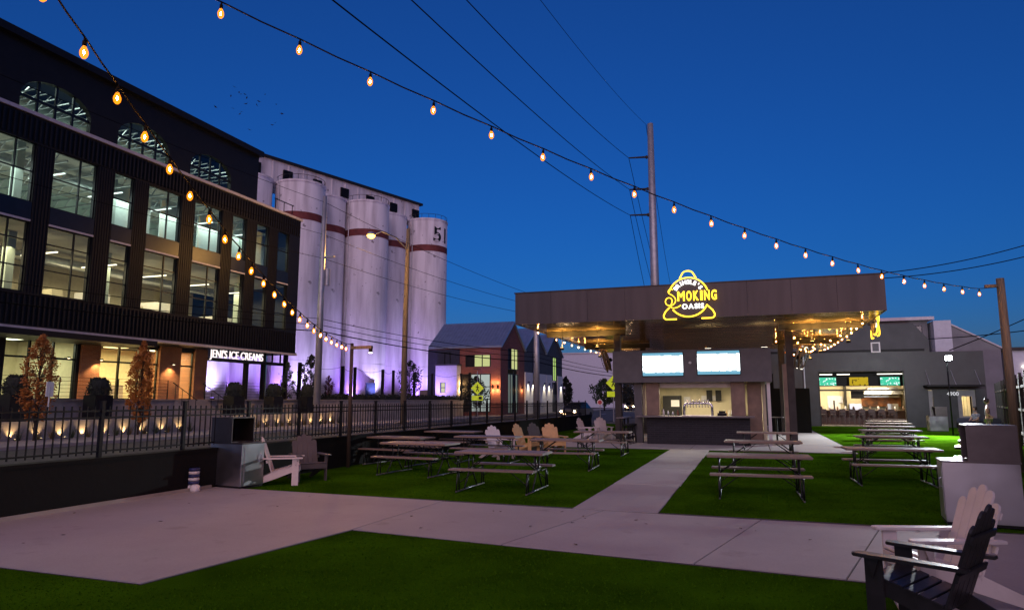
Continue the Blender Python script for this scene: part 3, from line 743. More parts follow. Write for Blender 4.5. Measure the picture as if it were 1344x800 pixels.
tagged(MB().lathe([(.06,0),(.06,.03),(.045,.06),(.0,.085)], n=16, M=Matrix.Translation((-2.27,28.345,3.25)) @ Matrix.Rotation(R(90),4,'X')), 'dome_camera', M['white'], 'small round dome camera between the two bar screens', 'camera', smooth=True)
# drum fans on the posts
def make_fan():
    r = link('wall_fan', None)
    Mf = Matrix.Rotation(R(90),4,'X')
    MB().tube([(.46*math.cos(R(a)),0,.46*math.sin(R(a))) for a in range(0,360,12)], .035, 8, closed=True).tube([(.46*math.cos(R(a)),.16,.46*math.sin(R(a))) for a in range(0,360,12)], .03, 8, closed=True).build('guard_rim', pm('bronze', (.20,.13,.06), .4, .6), r, smooth=True)
    wires = MB()
    for k in range(20):
        a = R(k*18)
        for y, b in ((-.04,-.12),(.2,.24)): wires.tube([(.06*math.cos(a),b,.06*math.sin(a)),(.3*math.cos(a),b*.9+.0,.3*math.sin(a)),(.46*math.cos(a),y*.3,.46*math.sin(a))], .005, 5)
    tag(wires.build('guard_wire', M['dark_steel'], r), kind='stuff')
    for k in range(4):
        a = R(k*90+20)
        MB().add([(.05*math.cos(a),.05,.05*math.sin(a)),(.42*math.cos(a-.25),.02,.42*math.sin(a-.25)),(.42*math.cos(a+.25),.12,.42*math.sin(a+.25)),(.05*math.cos(a+.5),.1,.05*math.sin(a+.5))],[(0,1,2,3)]).build('blade', pm('fan_blade', (.30,.2,.1), .5), r)
    MB().lathe([(.07,0),(.09,.05),(.09,.22),(.05,.3)], n=14, M=Matrix.Translation((0,.33,0)) @ Mf).build('motor', M['black_metal'], r, smooth=True)
    MB().tube([(0,.30,0),(0,.5,-.1),(0,.62,-.1)], .02, 8).build('arm', M['black_metal'], r)
    return r
f0 = make_fan(); f0.location = (-6.05,29.75,3.45); f0.rotation_euler = (R(18),R(28),R(-68)); tag(f0, 'bronze wall fan hung from the canopy post near white chairs', 'fan', 'post fans')
f1 = copy_tree(f0); f1.location = (2.05,29.6,3.42); f1.rotation_euler = (R(20),R(-30),R(60)); tag(f1, 'bronze wall fan hung from the brown cased canopy post', 'fan', 'post fans')
# bar stools
def make_stool():
    r = link('bar_stool', None)
    MB().lathe([(.17,0),(.19,.02),(.18,.05),(.10,.06)], (0,0,.72), 18).build('seat', M['black_plastic'], r, smooth=True)
    for k in range(4):
        a = R(45+90*k); MB().tube([(.11*math.cos(a),.11*math.sin(a),.72),(.2*math.cos(a),.2*math.sin(a),0)], .014, 6).build('leg', M['black_metal'], r)
    MB().tube([(.17*math.cos(R(a)),.17*math.sin(R(a)),.25) for a in range(0,360,24)], .009, 6, closed=True).build('foot_ring', M['black_metal'], r)
    return r
s0 = make_stool()
for i, (x, y) in enumerate(((-4.75,27.5),(-4.72,28.05),(-4.70,28.6),(-4.68,29.15))):
    o = s0 if i == 0 else copy_tree(s0)
    o.location = (x,y,.016); tag(o, ('black bar stool at the bar end, outermost toward the lawn','black bar stool at the bar end, second from the lawn','black bar stool at the bar end, third from the lawn','black bar stool at the bar end, innermost by the grey pier')[i], 'bar stool', 'stools at the bar end')
hr = thing('side_shelf', 'black narrow drink shelf over the stools at bar end', 'shelf', (-4.98,28.3,.016))
MB().box((-.16,-1.0,1.02),(.16,1.0,1.06)).build('shelf_top', M['slate'], hr)
for y in (-.9,0,.9): MB().box((-.03,y-.03,0),(.03,y+.03,1.019)).build('leg', M['black_metal'], hr)
pt = thing('pedestal_table', 'round black pedestal table beside the brown cased canopy post', 'table', (.95,30.6,.016))
MB().lathe([(.30,0),(.31,.02),(.30,.035)], (0,0,1.02), 24).build('table_top', M['slate'], pt)
MB().cyl((0,0,.03),(0,0,1.02),.04).build('pedestal', M['black_metal'], pt)
MB().lathe([(.26,0),(.25,.02),(.06,.04)], (0,0,0), 20).build('foot', M['black_metal'], pt)
dw = tagged(MB().box((.9,40.2,0.017),(3.0,40.4,2.4)).box((.9,40.2,2.401),(1.2,40.4,3.2)), 'screen_wall', M['black_wall'], 'dark partition standing behind the bar beneath the canopy', 'wall')

# ================================================================== STRING LIGHTS
bulb_data = None
def bulb_meshes(s=1.0, fil='filament'):
    so = MB().lathe([(.012*s,0),(.012*s,-.03*s),(.021*s,-.035*s),(.022*s,-.085*s),(.017*s,-.09*s)], n=12).mesh('socket', M['cable'], smooth=True)
    gl = MB().lathe([(.016*s,-.088*s),(.022*s,-.10*s),(.037*s,-.135*s),(.040*s,-.16*s),(.034*s,-.19*s),(.018*s,-.212*s),(.002*s,-.217*s)], n=14).mesh('bulb_glass', E_['bulbglass'], smooth=True)
    a, z0, z1 = .012*s, -.125*s, -.18*s
    fi = bpy.data.meshes.new('filament'); fi.from_pydata([(0,0,z0),(a,0,-.152*s),(0,a,-.152*s),(-a,0,-.152*s),(0,-a,-.152*s),(0,0,z1)],[],[(0,1,2),(0,2,3),(0,3,4),(0,4,1),(5,2,1),(5,3,2),(5,4,3),(5,1,4)])
    fi.materials.append(E_[fil]); return so, gl, fi
BULB = bulb_meshes(.86)
SMALL = bulb_meshes(.8, 'filament_small')
def string_light(label, pts, bulbs, data, group, r=.009):
    st = thing('string_light', label, 'string light', (0,0,0), 0, group)
    MB().tube(pts, r, 6).build('cable', M['cable'], st, smooth=True)
    so, gl, fi = data
    for p in bulbs:
        b = link('bulb', so, st, p); b.rotation_euler = (random.uniform(-.08,.08),random.uniform(-.08,.08),0)
        link('bulb_glass', gl, b); link('filament', fi, b)
    return st
def drape(P, Q, sag, n, nb, t0=.01, t1=.985, dip=.02):
    """cable from P to Q; between bulbs it droops a little"""
    P, Q = Vector(P), Vector(Q)
    f = lambda t: P.lerp(Q, t) - Vector((0,0,sag*4*t*(1-t)))
    bl = [f(t0+(t1-t0)*k/(nb-1)) for k in range(nb)]
    pts = [f(0)]
    for k in range(nb):
        pts.append(bl[k]+Vector((0,0,.004)))
        if k < nb-1:
            m_ = (bl[k]+bl[k+1])/2; pts.append(m_-Vector((0,0,dip)))
    pts.append(f(1)); return pts, bl
def poly_run(p, az, k3, ts):
    dx, dy = math.sin(R(az)), math.cos(R(az))
    z = lambda q: ((k3[0]*q+k3[1])*q+k3[2])*q+k3[3]+.155
    bl = [Vector((p[0]+dx*q, p[1]+dy*q, z(q))) for q in ts]
    pts = []
    for k in range(len(bl)):
        pts.append(bl[k]+Vector((0,0,.004)))
        if k < len(bl)-1: pts.append((bl[k]+bl[k+1])/2-Vector((0,0,.008)))
    return pts, bl
pts, bl = poly_run((-9.97,15.58), 158, (-1.559e-5,.01279,-.02757,3.0399), [.70+.5645*k for k in range(26)])
pts = [Vector((-10.1,15.85,3.24))] + pts
string_light('warm bulb string sweeping from the fence-side wooden pole across the dark office front', pts, bl, BULB, 'strings over the yard')
e1 = bl[-1]
pts, bl = poly_run((5.954,20.088), 38, (6.717e-5,.008755,.04952,4.3581), [-.82-.880*k for k in range(25)])
pts = [Vector((6.12,20.3,4.62))] + pts
string_light('warm bulb string crossing the sky to the tall wooden pole by board fence', pts, bl, BULB, 'strings over the yard')
e2 = bl[-1]

# string-light poles
def wood_pole(name, label, x, y, h, r, lean=(0,0), mat='wood_pole', cat='pole', group=None):
    o = thing(name, label, cat, (x,y,0), 0, group)
    MB().tube([(0,0,-.05),(lean[0],lean[1],h)], [r*1.15,r*.9], 14).build('shaft', M[mat], o, smooth=True)
    return o
p1 = wood_pole('light_pole','slim wooden pole holding string lights beside the picket fence',-10.15,15.9,3.28,.05,mat='dark_wood',group='string light poles')
MB().box((-.02,-.05,3.12),(.62,.05,3.20)).build('cross_arm', M['wood_pole'], p1)
f = MB().lathe([(.03,0),(.05,.03),(.05,.1)], (.58,0,3.02), 12).build('spot_head', M['black_metal'], p1)
MB().cyl((.58,0,3.0),(.58,0,3.018),.045).build('spot_lens', em('white_lens',(1,.9,.8),6), f)
p2 = wood_pole('light_pole','tall weathered wooden pole holding string lights beside board fence',6.18,20.35,4.85,.10,(.0,0),group='string light poles')
MB().box((-.35,-.04,4.62),(.05,.04,4.70)).build('cross_arm', M['wood_pole'], p2)
# strings under the canopy
for j, (x0, y0, x1, y1, nb, lb) in enumerate((
    (-8.75,28.4,-8.75,43.8,11,'small warm bulb string along the canopy edge over the street side'),
    (4.2,29.0,4.2,43.6,10,'small warm bulb string along the canopy edge over the lawn side'),
    (2.4,43.4,4.1,31.0,8,'small warm bulb string slanting beneath the canopy corner toward its edge'),
    (1.7,31.0,3.6,42.6,10,'small warm bulb string looping from brown cased post under canopy'),
    (1.3,36.5,2.9,43.2,7,'small warm bulb string sagging deep under the canopy behind brown post'))):
    pts, bl = drape((x0,y0,SZ-.03),(x1,y1,SZ-.03),.10+.14*(j>1)+.25*(j>2),0,nb)
    string_light(lb, pts, bl, SMALL, 'strings under the canopy', .006)

# ================================================================== BACK BUILDING with kitchen opening
WY = 51.5
M['charcoal'] = pm('charcoal_wall', (.034,.038,.038), .5, var=.3, scale=1.5, bump=.3, bscale=6)
bb = thing('kitchen_building', 'black painted building with wide lit kitchen opening and two doors', 'building')
wl_ = MB(); wall_holes(wl_,'y',WY,WY+.3,-6,11.28,0,5.15,[(4.5,9.65,.02,3.68),(11.02,11.98,0,2.42)])
wall_holes(wl_,'y',WY,WY+.3,11.28,14.3,0,4.93,[(12.66,13.68,0,2.42)])
wl_.build('front_wall', M['charcoal'], bb)
MB().prism([(-6,5.151),(11.279,5.151),(11.279,5.78),(10.45,6.85),(-6,6.85)],-.30,.0,Matrix(((1,0,0,0),(0,0,-1,WY+.001),(0,1,0,0),(0,0,0,1)))).build('parapet_gable', M['dkgrey_wall'], bb)
MB().box((-6,WY-.02,5.0),(11.0,WY-.001,5.15)).build('wall_band', M['black_metal'], bb)
MB().box((14.0,WY+.301,0),(14.3,WY+9,4.9)).box((-6,WY+9,0),(14.3,WY+9.3,4.9)).build('side_wall', M['black_wall'], bb)
MB().box((-6,WY+.301,4.6),(13.99,WY+8.99,4.75)).build('roof_deck', M['dark_steel'], bb)
MB().box((-5.9,WY+.301,-.02),(13.99,WY+8.99,.02)).build('kitchen_floor', M['carpet'], bb)
MB().box((3.4,WY+6.4,.021),(10.6,WY+6.6,4.59)).build('kitchen_wall', M['cream'], bb)
MB().box((3.3,WY+.301,.021),(3.4,WY+6.39,4.59)).box((10.61,WY+.301,.021),(10.75,WY+6.39,4.59)).build('partition', M['cream'], bb)
MB().box((3.41,WY+1.6,2.74),(10.6,WY+1.75,4.4)).build('header_beam', M['black_metal'], bb)
MB().box((3.41,WY+3.5,2.42),(10.6,WY+3.7,2.55)).build('light_rail', M['dark_steel'], bb)
MB().box((4.44,WY-.04,0),(4.499,WY+.32,3.74)).box((9.651,WY-.04,0),(9.71,WY+.32,3.74)).box((4.5,WY-.04,3.681),(9.65,WY+.32,3.74)).build('opening_trim', M['dark_steel'], bb)
for k, x in enumerate((5.0,6.1,8.6,9.3)):
    MB().box((x-.4,WY+.6,3.50),(x+.4,WY+.7,3.55)).build('strip_light', em('strip',(1,.93,.8),3.0), bb)
for k, (x,y) in enumerate(((5.2,WY+4.6),(7.2,WY+4.6),(9.0,WY+4.6),(5.2,WY+2.4),(8.8,WY+2.4))):
    f = MB().box((x-.6,y-.1,3.3),(x+.6,y+.1,3.36)).build('ceiling_light', em('kitchen_tube',(1,.85,.6),4), bb)
    lamp('AREA','kitchen_light',(x,y,3.27),120,(1,.80,.52),f,shape='RECTANGLE',size=1.4,size_y=.8)
# inner kitchen details
MB().box((5.55,WY+6.36,.02),(6.45,WY+6.399,2.1)).build('swing_door', M['white'], bb)
MB().box((5.95,WY+6.33,1.1),(6.05,WY+6.359,1.75)).build('door_glass', M['black_plastic'], bb)
MB().box((6.7,WY+5.9,.02),(6.85,WY+6.39,3.2)).build('column', M['dark_steel'], bb)
MB().box((6.3,WY+6.3,1.55),(6.62,WY+6.39,2.05)).build('notice', M['lilac'], bb)
MB().box((6.9,WY+3.8,1.88),(7.75,WY+3.9,2.42)).build('menu_board', M['black_plastic'], bb)
MB().box((7.9,WY+6.1,1.3),(10.5,WY+6.39,1.95)).build('art_panel', pm('orange_mural',(.50,.17,.04),.7,c2=(.05,.032,.025),scale=2.2), bb)
MB().box((7.9,WY+5.4,.02),(10.5,WY+6.0,.95)).box((7.0,WY+5.8,.02),(7.8,WY+6.3,1.5)).box((9.5,WY+5.5,.951),(10.2,WY+5.9,1.5)).build('kitchen_unit', M['steel'], bb)
MB().box((3.45,WY+3.2,.02),(10.55,WY+3.7,1.02)).build('service_counter', M['chairbrown'], bb)
MB().box((3.42,WY+3.0,1.021),(10.58,WY+3.75,1.07)).build('service_top', M['brown'], bb)
for k in range(12):
    MB().lathe([(.06,0),(.08,.12),(.05,.2),(.04,.26)], (4.3+k*.53,WY+3.35,1.071), 10).build('counter_item', M[('white','chairbrown','steel','brown')[k%4]], bb, smooth=True)
MB().box((8.0,WY+6.15,2.0),(10.4,WY+6.39,2.06)).box((3.5,WY+6.1,1.0),(5.4,WY+6.39,1.05)).build('shelf', M['steel'], bb)
MB().add([(7.8,WY+4.9,2.2),(10.5,WY+4.9,2.2),(10.5,WY+6.3,2.2),(7.8,WY+6.3,2.2),(8.3,WY+5.3,2.7),(10.2,WY+5.3,2.7),(10.2,WY+6.3,2.7),(8.3,WY+6.3,2.7)],[(0,3,2,1),(4,5,6,7),(0,1,5,4),(1,2,6,5),(2,3,7,6),(3,0,4,7)]).build('extractor_hood', M['steel'], bb)
def scr_tv(x, mat, lb): return tv('hanging_screen', (x,WY+1.3,3.06), 1.18,.56,0,mat,lb,'kitchen screens')
m_field = screen('field_screen',(.05,.50,.30),(.75,.9,.9),1.3,7)
scr_tv(5.1, m_field, 'green sports screen hung in kitchen opening above the swing door')
scr_tv(7.12, screen('gold_screen',(.55,.38,.02),(.08,.05,.01),1.0,4), 'yellow lit screen hung in the middle of kitchen opening')
scr_tv(9.05, m_field, 'green sports screen hung in kitchen opening above the orange mural')
# high-back stools along the service counter
def make_hs():
    r = link('counter_stool', None)
    MB().box((-.2,-.2,.70),(.2,.2,.75)).build('seat', M['chairbrown'], r, bevel=.01)
    MB().box((-.2,-.22,.85),(.2,-.19,1.12)).build('backrest', M['chairbrown'], r, bevel=.01)
    for sx in (-1,1):
        MB().bar((sx*.18,-.2,0),(sx*.18,-.2,1.10),.035,.035).build('leg', M['chairbrown'], r)
        MB().bar((sx*.18,.18,0),(sx*.18,.18,.70),.035,.035).build('leg', M['chairbrown'], r)
    MB().bar((-.18,-.2,.3),(.18,-.2,.3),.025,.025).build('stretcher', M['chairbrown'], r)
    return r
h0 = make_hs()
for k in range(8):
    o = h0 if k == 0 else copy_tree(h0)
    o.location = (4.85+k*.62,WY+2.55,.02)
    tag(o, 'dark brown high-backed stool lined up at kitchen service counter', 'stool', 'stools at the kitchen counter')
# doors with warm glass, awning, number
for x0, x1 in ((11.02,11.98),(12.66,13.68)):
    d = MB(); wall_holes(d,'y',WY+.06,WY+.14,x0+.01,x1-.01,.03,2.41,[(x0+.24,x1-.22,.75,2.0)])
    d = d.build('door', M['door_grey'], bb)
    MB().quad((x0+.24,WY+.1,.75),(x1-.22,WY+.1,.75),(x1-.22,WY+.1,2.0),(x0+.24,WY+.1,2.0)).build('door_pane', M['glass_clear'], d)
    MB().tube([(x0+.10,WY+.0,1.0),(x0+.10,WY-.05,1.02),(x0+.10,WY-.05,1.22),(x0+.10,WY,1.24)],.012,8).build('handle', M['chrome'], d)
    if x0 > 12:
        for k in range(3): MB().box((x0+.32+k*.18,WY+.05,.76),(x0+.335+k*.18,WY+.058,1.99)).build('glazing_bar', M['black_metal'], d)
MB().box((10.8,WY+2.2,.021),(13.9,WY+2.4,4.59)).build('lobby_wall', M['cream'], bb)
for x in (11.5,13.1):
    f = MB().box((x-.3,WY+1.2,2.9),(x+.3,WY+1.3,2.95)).build('ceiling_light', em('lobby_tube',(1,.8,.5),4), bb)
    lamp('AREA','lobby_light',(x,WY+1.2,2.85),90,(1,.76,.45),f,size=.6)
MB().box((10.75,WY-1.1,2.62),(13.95,WY-.001,2.74)).build('awning', M['black_metal'], bb, bevel=.01)
for x in (10.95,12.4,13.75): MB().tube([(x,WY-1.0,2.74),(x,WY-.01,3.7)],.018,8).build('awning_rod', M['galv'], bb)
me = text_mesh('house_number','4900',.34,em('lit_number',(.9,.9,.95),.8),.01)
o = link('house_number', me, bb, (12.06,WY-.03,2.06)); o.rotation_euler = (R(90),0,0)
v_ = MB().box((7.83,WY-.06,4.95),(8.40,WY-.001,5.65)).build('vent_frame', M['white'], bb, bevel=.01)
MB().box((7.92,WY-.075,5.04),(8.31,WY-.061,5.56)).build('vent_grille', M['dkgrey_wall'], v_)
for k in range(6): MB().box((7.93,WY-.09,5.07+k*.08),(8.30,WY-.076,5.10+k*.08)).build('vent_slat', M['grey_wall'], v_)
MB().tube([(3.55,WY-.08,.05),(3.55,WY-.08,4.9)],.06,10).build('downpipe', M['galv'], bb)
# grey buildings behind
rb = thing('grey_house', 'grey building with pale flat roof edge rising behind the kitchen building', 'building')
MB().box((8.0,62,0),(13.6,74,8.1)).build('wall', M['grey_wall'], rb); MB().box((7.6,61.5,8.101),(14.0,74.5,8.35)).build('roof', M['ledge'], rb)
for x in (9.8,11.4,12.7): w0 = MB().box((x-.5,61.95,7.0),(x+.5,61.999,7.7)).build('window', M['black_plastic'], rb); MB().box((x-.45,61.93,7.05),(x+.45,61.949,7.65)).build('pane', M['glass'], w0)
rb2 = thing('pale_block', 'pale grey block with sloped roof beside the dark-roofed kitchen building', 'building')
MB().box((13.8,61,0),(15.0,70,7.95)).build('tower', M['lilac'], rb2)
MB().prism([(15.001,0),(18.2,0),(18.2,5.7),(15.001,7.6)],-70,-61.3,Matrix(((1,0,0,0),(0,0,-1,0),(0,1,0,0),(0,0,0,1)))).build('wing', M['grey_wall'], rb2)
MB().add([(15.001,61.2,7.602),(18.5,61.2,5.55),(18.5,70,5.55),(15.001,70,7.602),(15.001,61.2,7.72),(18.5,61.2,5.67),(18.5,70,5.67),(15.001,70,7.72)],[(0,1,2,3),(4,7,6,5),(0,4,5,1),(1,5,6,2),(2,6,7,3),(3,7,4,0)]).build('roof', M['ledge'], rb2)
rb3 = thing('warehouse', 'long pale warehouse with dark roof edge beyond the board fence', 'building')
MB().box((19.0,63,0),(45,75,5.6)).build('wall', M['lilac'], rb3); MB().box((18.8,62.8,5.601),(45.2,75.2,5.85)).build('roof', M['dark_steel'], rb3)
for x in (20.4,22.5):
    f = MB().box((x-.4,62.8,4.3),(x+.4,62.999,4.4)).build('wall_light', em('wall_lamp',(1,.85,.7),5), rb3)
# flood lamp on a slim pole
fl = thing('flood_lamp', 'bright white flood lamp on slim dark pole near the doors', 'lamp', (9.5,40.0,0))
MB().tube([(0,0,0),(0,0,3.72)],.035,10).build('pole', M['black_metal'], fl, smooth=True)
MB().lathe([(.14,0),(.14,.02)], (0,0,0), 16).build('base', M['black_metal'], fl)
MB().cbox((0,-.30,3.86),(.34,.14,.26)).box((-.03,-.24,3.70),(.03,.04,3.75)).build('head', M['black_metal'], fl, bevel=.01)
MB().cbox((0,-.377,3.86),(.29,.012,.21)).build('lens', em('white_led',(.9,.96,1),60), fl)
lamp('SPOT','flood_beam',(0,-.42,3.80),17000,(.90,.96,1),fl,target=(-2.4,-3.6,0),spot_size=R(112),spot_blend=1,shadow_soft_size=.12)
lamp('SPOT','flood_spill',(0,-.2,4.1),1500,(.86,.95,1),fl,target=(0,6,3.2),spot_size=R(150),spot_blend=1,shadow_soft_size=.12)

# ================================================================== BOARD FENCE on the right
bf = thing('board_fence', 'tall dark board fence with pale rails on the yard side away from street', 'fence', (0,0,0))
fa = math.atan(.245); fd = Vector((math.sin(fa),math.cos(fa),0)); f0_ = Vector((4.55,10.0,0)) - fd*6.2
bd = [MB().box((-.012,-.065,.03),(.012,.065,h)).mesh('board', M['wood_dark']) for h in (2.55,2.62,2.50,2.58)]
nbd = 290
for k in range(nbd):
    p = f0_ + fd*(k*.165)
    o = link('board', bd[(k*7)%4], bf, (p.x,p.y,0)); o.rotation_euler[2] = -fa
nx = Vector((-math.cos(fa),math.sin(fa),0))
for k in range(0,20):
    p = f0_ + fd*(k*2.4) + nx*.06
    o = MB().box((-.05,-.05,0),(.05,.05,2.75)).build('post', M['dark_steel'], bf); o.location = p; o.rotation_euler[2] = -fa
    if k < 19:
        for z in (.5,1.4,2.25):
            q = p + fd*2.4; MB().bar((p.x-fd.x*-.06,p.y+.06,z),(q.x-fd.x*.06,q.y-.06,z),.04,.09).build('rail', M['wood_rail'], bf)

# tiled side tables along that fence
def make_tt():
    r = link('tiled_table', None)
    MB().box((-.36,-.30,.68),(.36,.30,.725)).build('table_top', M['black_metal'], r, bevel=.006)
    for i in range(4):
        for j in range(3): MB().cbox((-.255+i*.17,-.18+j*.18,.732),(.155,.165,.012)).build('tile', M['tile'], r, bevel=.003)
    MB().cyl((0,0,.03),(0,0,.68),.04).build('pedestal', M['black_metal'], r)
    MB().box((-.24,-.24,0),(.24,.24,.03)).build('foot', M['black_metal'], r)
    return r
tt0 = make_tt()
TT = [(3.75,14.4),(4.62,17.9),(5.35,20.6),(6.1,23.2),(7.0,26.6),(7.9,30.2),(8.6,33.0),(9.25,35.6)]
TL = ['first from the steel bin','second from the steel bin','third from the steel bin','fourth from the steel bin','fifth from the steel bin','sixth from the steel bin','seventh from the steel bin','eighth from the steel bin']
for i, (x, y) in enumerate(TT):
    o = tt0 if i == 0 else copy_tree(tt0)
    o.location = (x,y,0); o.rotation_euler[2] = -fa
    tag(o, 'white-tiled square side table in the fence row, '+TL[i], 'table', 'tiled side tables')
# dark outdoor sofa
sf = thing('outdoor_sofa', 'dark cushioned outdoor sofa near the numbered doors', 'sofa', (11.0,41.2,0), R(-12))
MB().box((-.95,-.4,.12),(.95,.45,.34)).build('base', M['black_plastic'], sf, bevel=.02)
for s in (-1,0,1): MB().box((s*.56-.27,-.38,.341),(s*.56+.27,.28,.48)).build('cushion', M['navy'], sf, bevel=.04)
MB().box((-.95,.29,.341),(.95,.45,.85)).build('backrest', M['navy'], sf, bevel=.04)
for s in (-1,1): MB().box((s*.95-.06,-.4,.341),(s*.95+.06,.28,.62)).build('arm', M['black_plastic'], sf, bevel=.02)

# ================================================================== PEOPLE
def skin_body(name, joints, edges, mat, parent, sub=2):
    me = bpy.data.meshes.new(name); me.from_pydata([j[0] for j in joints], edges, [])
    o = link(name, me, parent); me.materials.append(mat)
    o.modifiers.new('skin','SKIN'); o.modifiers.new('sub','SUBSURF').levels = sub
    o.modifiers['sub'].render_levels = sub
    for i, j in enumerate(joints):
        r = j[1]; r = r if isinstance(r, tuple) else (r, r); me.skin_vertices[0].data[i].radius = r
        me.skin_vertices[0].data[i].use_root = (i == 0)
    dg = bpy.context.evaluated_depsgraph_get(); dg.update()
    m2 = bpy.data.meshes.new_from_object(o.evaluated_get(dg)); o.modifiers.clear(); o.data = m2
    for p in m2.polygons: p.use_smooth = True
    return o
def head(parent, c, rz, hair_up=True):
    h = MB().lathe([(.001,-.115),(.05,-.105),(.072,-.06),(.082,0),(.085,.05),(.07,.095),(.035,.12),(.001,.125)], n=18)
    h.v = [(x, y*1.12, z) for x,y,z in h.v]
    Mh = Matrix.Translation(c) @ Matrix.Rotation(rz,4,'Z')
    o = h.build('head', M['skin'], parent, smooth=True); o.matrix_local = Mh
    MB().lathe([(.012,-.02),(.018,-.015),(.008,.03)], (0,-.095,-.01), 8).build('nose', M['skin'], o, smooth=True)
    for s in (-1,1):
        MB().lathe([(.001,-.008),(.011,0),(.001,.008)], (s*.033,-.088,.02), 8).build('eye', M['hair'], o, smooth=True)
        MB().lathe([(.001,-.03),(.013,0),(.001,.03)], (s*.086,.0,0), 8).build('ear', M['skin'], o, smooth=True)
    MB().box((-.025,-.094,-.062),(.025,-.083,-.054)).build('mouth', pm('lips',(.3,.1,.09),.5), o)
    hr_ = MB().lathe([(.092,-.05),(.10,0),(.10,.06),(.085,.11),(.045,.14),(.001,.145)], (0,.014,0), 18)
    hr_.v = [(x, y*1.08, z if y > -.06 else max(z,.055)) for x,y,z in hr_.v]
    hr_.build('hair', M['hair'], o, smooth=True)
    if hair_up: MB().lathe([(.001,-.05),(.05,0),(.001,.05)], (0,.05,.16), 12).build('hair_bun', M['hair'], o, smooth=True)
    return o
pw = thing('person', 'standing person in black top and khaki trousers by the tiled tables', 'person', (10.0,36.2,0), R(78), group=None)
J = [((0,0,.95),(.15,.11)),((0,0,1.15),(.125,.09)),((0,-.01,1.34),(.16,.10)),((0,0,1.46),(.06,.055)),((0,-.01,1.56),.05),
     ((.17,0,1.40),(.055,.055)),((.21,.03,1.14),(.042,.042)),((.19,-.14,.96),(.032,.032)),((.18,-.2,.92),(.03,.015)),
     ((-.17,0,1.40),(.055,.055)),((-.21,.03,1.14),(.042,.042)),((-.17,-.16,1.02),(.032,.032)),((-.15,-.22,1.0),(.03,.015)),
     ((.09,0,.86),(.09,.095)),((.10,0,.48),(.06,.065)),((.10,.02,.09),(.042,.045)),((.10,-.12,.035),(.04,.03)),
     ((-.09,0,.86),(.09,.095)),((-.10,-.04,.48),(.06,.065)),((-.10,0,.09),(.042,.045)),((-.10,-.14,.035),(.04,.03))]
Ed = [(0,1),(1,2),(2,3),(3,4),(2,5),(5,6),(6,7),(7,8),(2,9),(9,10),(10,11),(11,12),(0,13),(13,14),(14,15),(15,16),(0,17),(17,18),(18,19),(19,20)]
skin_body('body', J, Ed, M['skin'], pw)
skin_body('top', [((0,0,1.0),(.165,.125)),((0,0,1.15),(.14,.105)),((0,-.01,1.33),(.175,.115)),((0,0,1.42),(.12,.08))], [(0,1),(1,2),(2,3)], M['cloth_black'], pw)
skin_body('trousers', [((0,0,.97),(.165,.125)),((.09,0,.86),(.105,.11)),((.10,0,.48),(.075,.08)),((.10,.02,.12),(.06,.062)),((-.09,0,.86),(.105,.11)),((-.10,-.04,.48),(.075,.08)),((-.10,0,.12),(.06,.062))], [(0,1),(1,2),(2,3),(0,4),(4,5),(5,6)], M['cloth_khaki'], pw)
head(pw, (0,-.02,1.70), 0)
ps_ = thing('person', 'seated person in navy and white clothes with legs stretched out on sofa', 'person', (10.75,41.0,0), R(-60))
J = [((0,.05,.56),(.16,.12)),((0,.09,.78),(.13,.10)),((0,.10,.98),(.16,.11)),((0,.09,1.10),(.06,.055)),((0,.07,1.18),.05),
     ((.17,.1,1.04),(.055,.055)),((.22,-.02,.80),(.042,.042)),((.12,-.22,.74),(.032,.032)),((.06,-.27,.74),(.03,.015)),
     ((-.17,.1,1.04),(.055,.055)),((-.22,-.02,.80),(.042,.042)),((-.12,-.22,.72),(.032,.032)),((-.06,-.27,.72),(.03,.015)),
     ((.10,-.02,.56),(.09,.09)),((.12,-.50,.55),(.06,.065)),((.10,-.86,.30),(.045,.045)),((.10,-.95,.36),(.04,.03)),
     ((-.10,-.02,.56),(.09,.09)),((-.12,-.48,.56),(.06,.065)),((-.08,-.84,.22),(.045,.045)),((-.08,-.95,.27),(.04,.03))]
skin_body('body', J, Ed, M['skin'], ps_)
skin_body('shirt', [((0,.05,.56),(.175,.135)),((0,.09,.78),(.15,.12)),((0,.10,.98),(.175,.125)),((0,.09,1.06),(.1,.08)),((.17,.1,1.03),(.07,.07)),((.21,.02,.86),(.058,.058)),((-.17,.1,1.03),(.07,.07)),((-.21,.02,.86),(.058,.058))], [(0,1),(1,2),(2,3),(2,4),(4,5),(2,6),(6,7)], M['cloth_navy'], ps_)
head(ps_, (0,.05,1.31), 0, False)
skin_body('shorts', [((0,.04,.57),(.17,.13)),((.10,-.03,.565),(.105,.105)),((.12,-.36,.56),(.082,.085)),((-.10,-.03,.565),(.105,.105)),((-.12,-.36,.565),(.082,.085))], [(0,1),(1,2),(0,3),(3,4)], M['navy'], ps_)

# dark pot in the lower corner
dp = thing('planter_pot', 'olive green round pot standing on concrete beside charcoal chair', 'pot', (2.40,6.92,.016))
MB().lathe([(.20,0),(.25,.08),(.29,.36),(.27,.50),(.24,.50),(.23,.42)], n=26).build('pot', pm('olive_glaze',(.045,.055,.03),.35,var=.25), dp, smooth=True)
MB().lathe([(.23,.40),(.001,.41)], n=20).build('soil', M['earth'], dp)
MB().tube([(.0,0,.41),(.02,-.03,.56),(.10,-.05,.60),(.13,0,.56),(.08,.06,.52),(.0,.02,.60)],.03,8).build('black_hose', M['rubber'], dp, smooth=True)
for nm, e_, lb in (('s1',e1,'dark steel pole carrying the free end of the office-side bulb string'),('s2',e2,'dark steel pole carrying the free end of the sky-crossing bulb string')):
    q = wood_pole('light_pole', lb, e_.x, e_.y, e_.z+.05, .06, mat='dark_steel', group='string light poles')

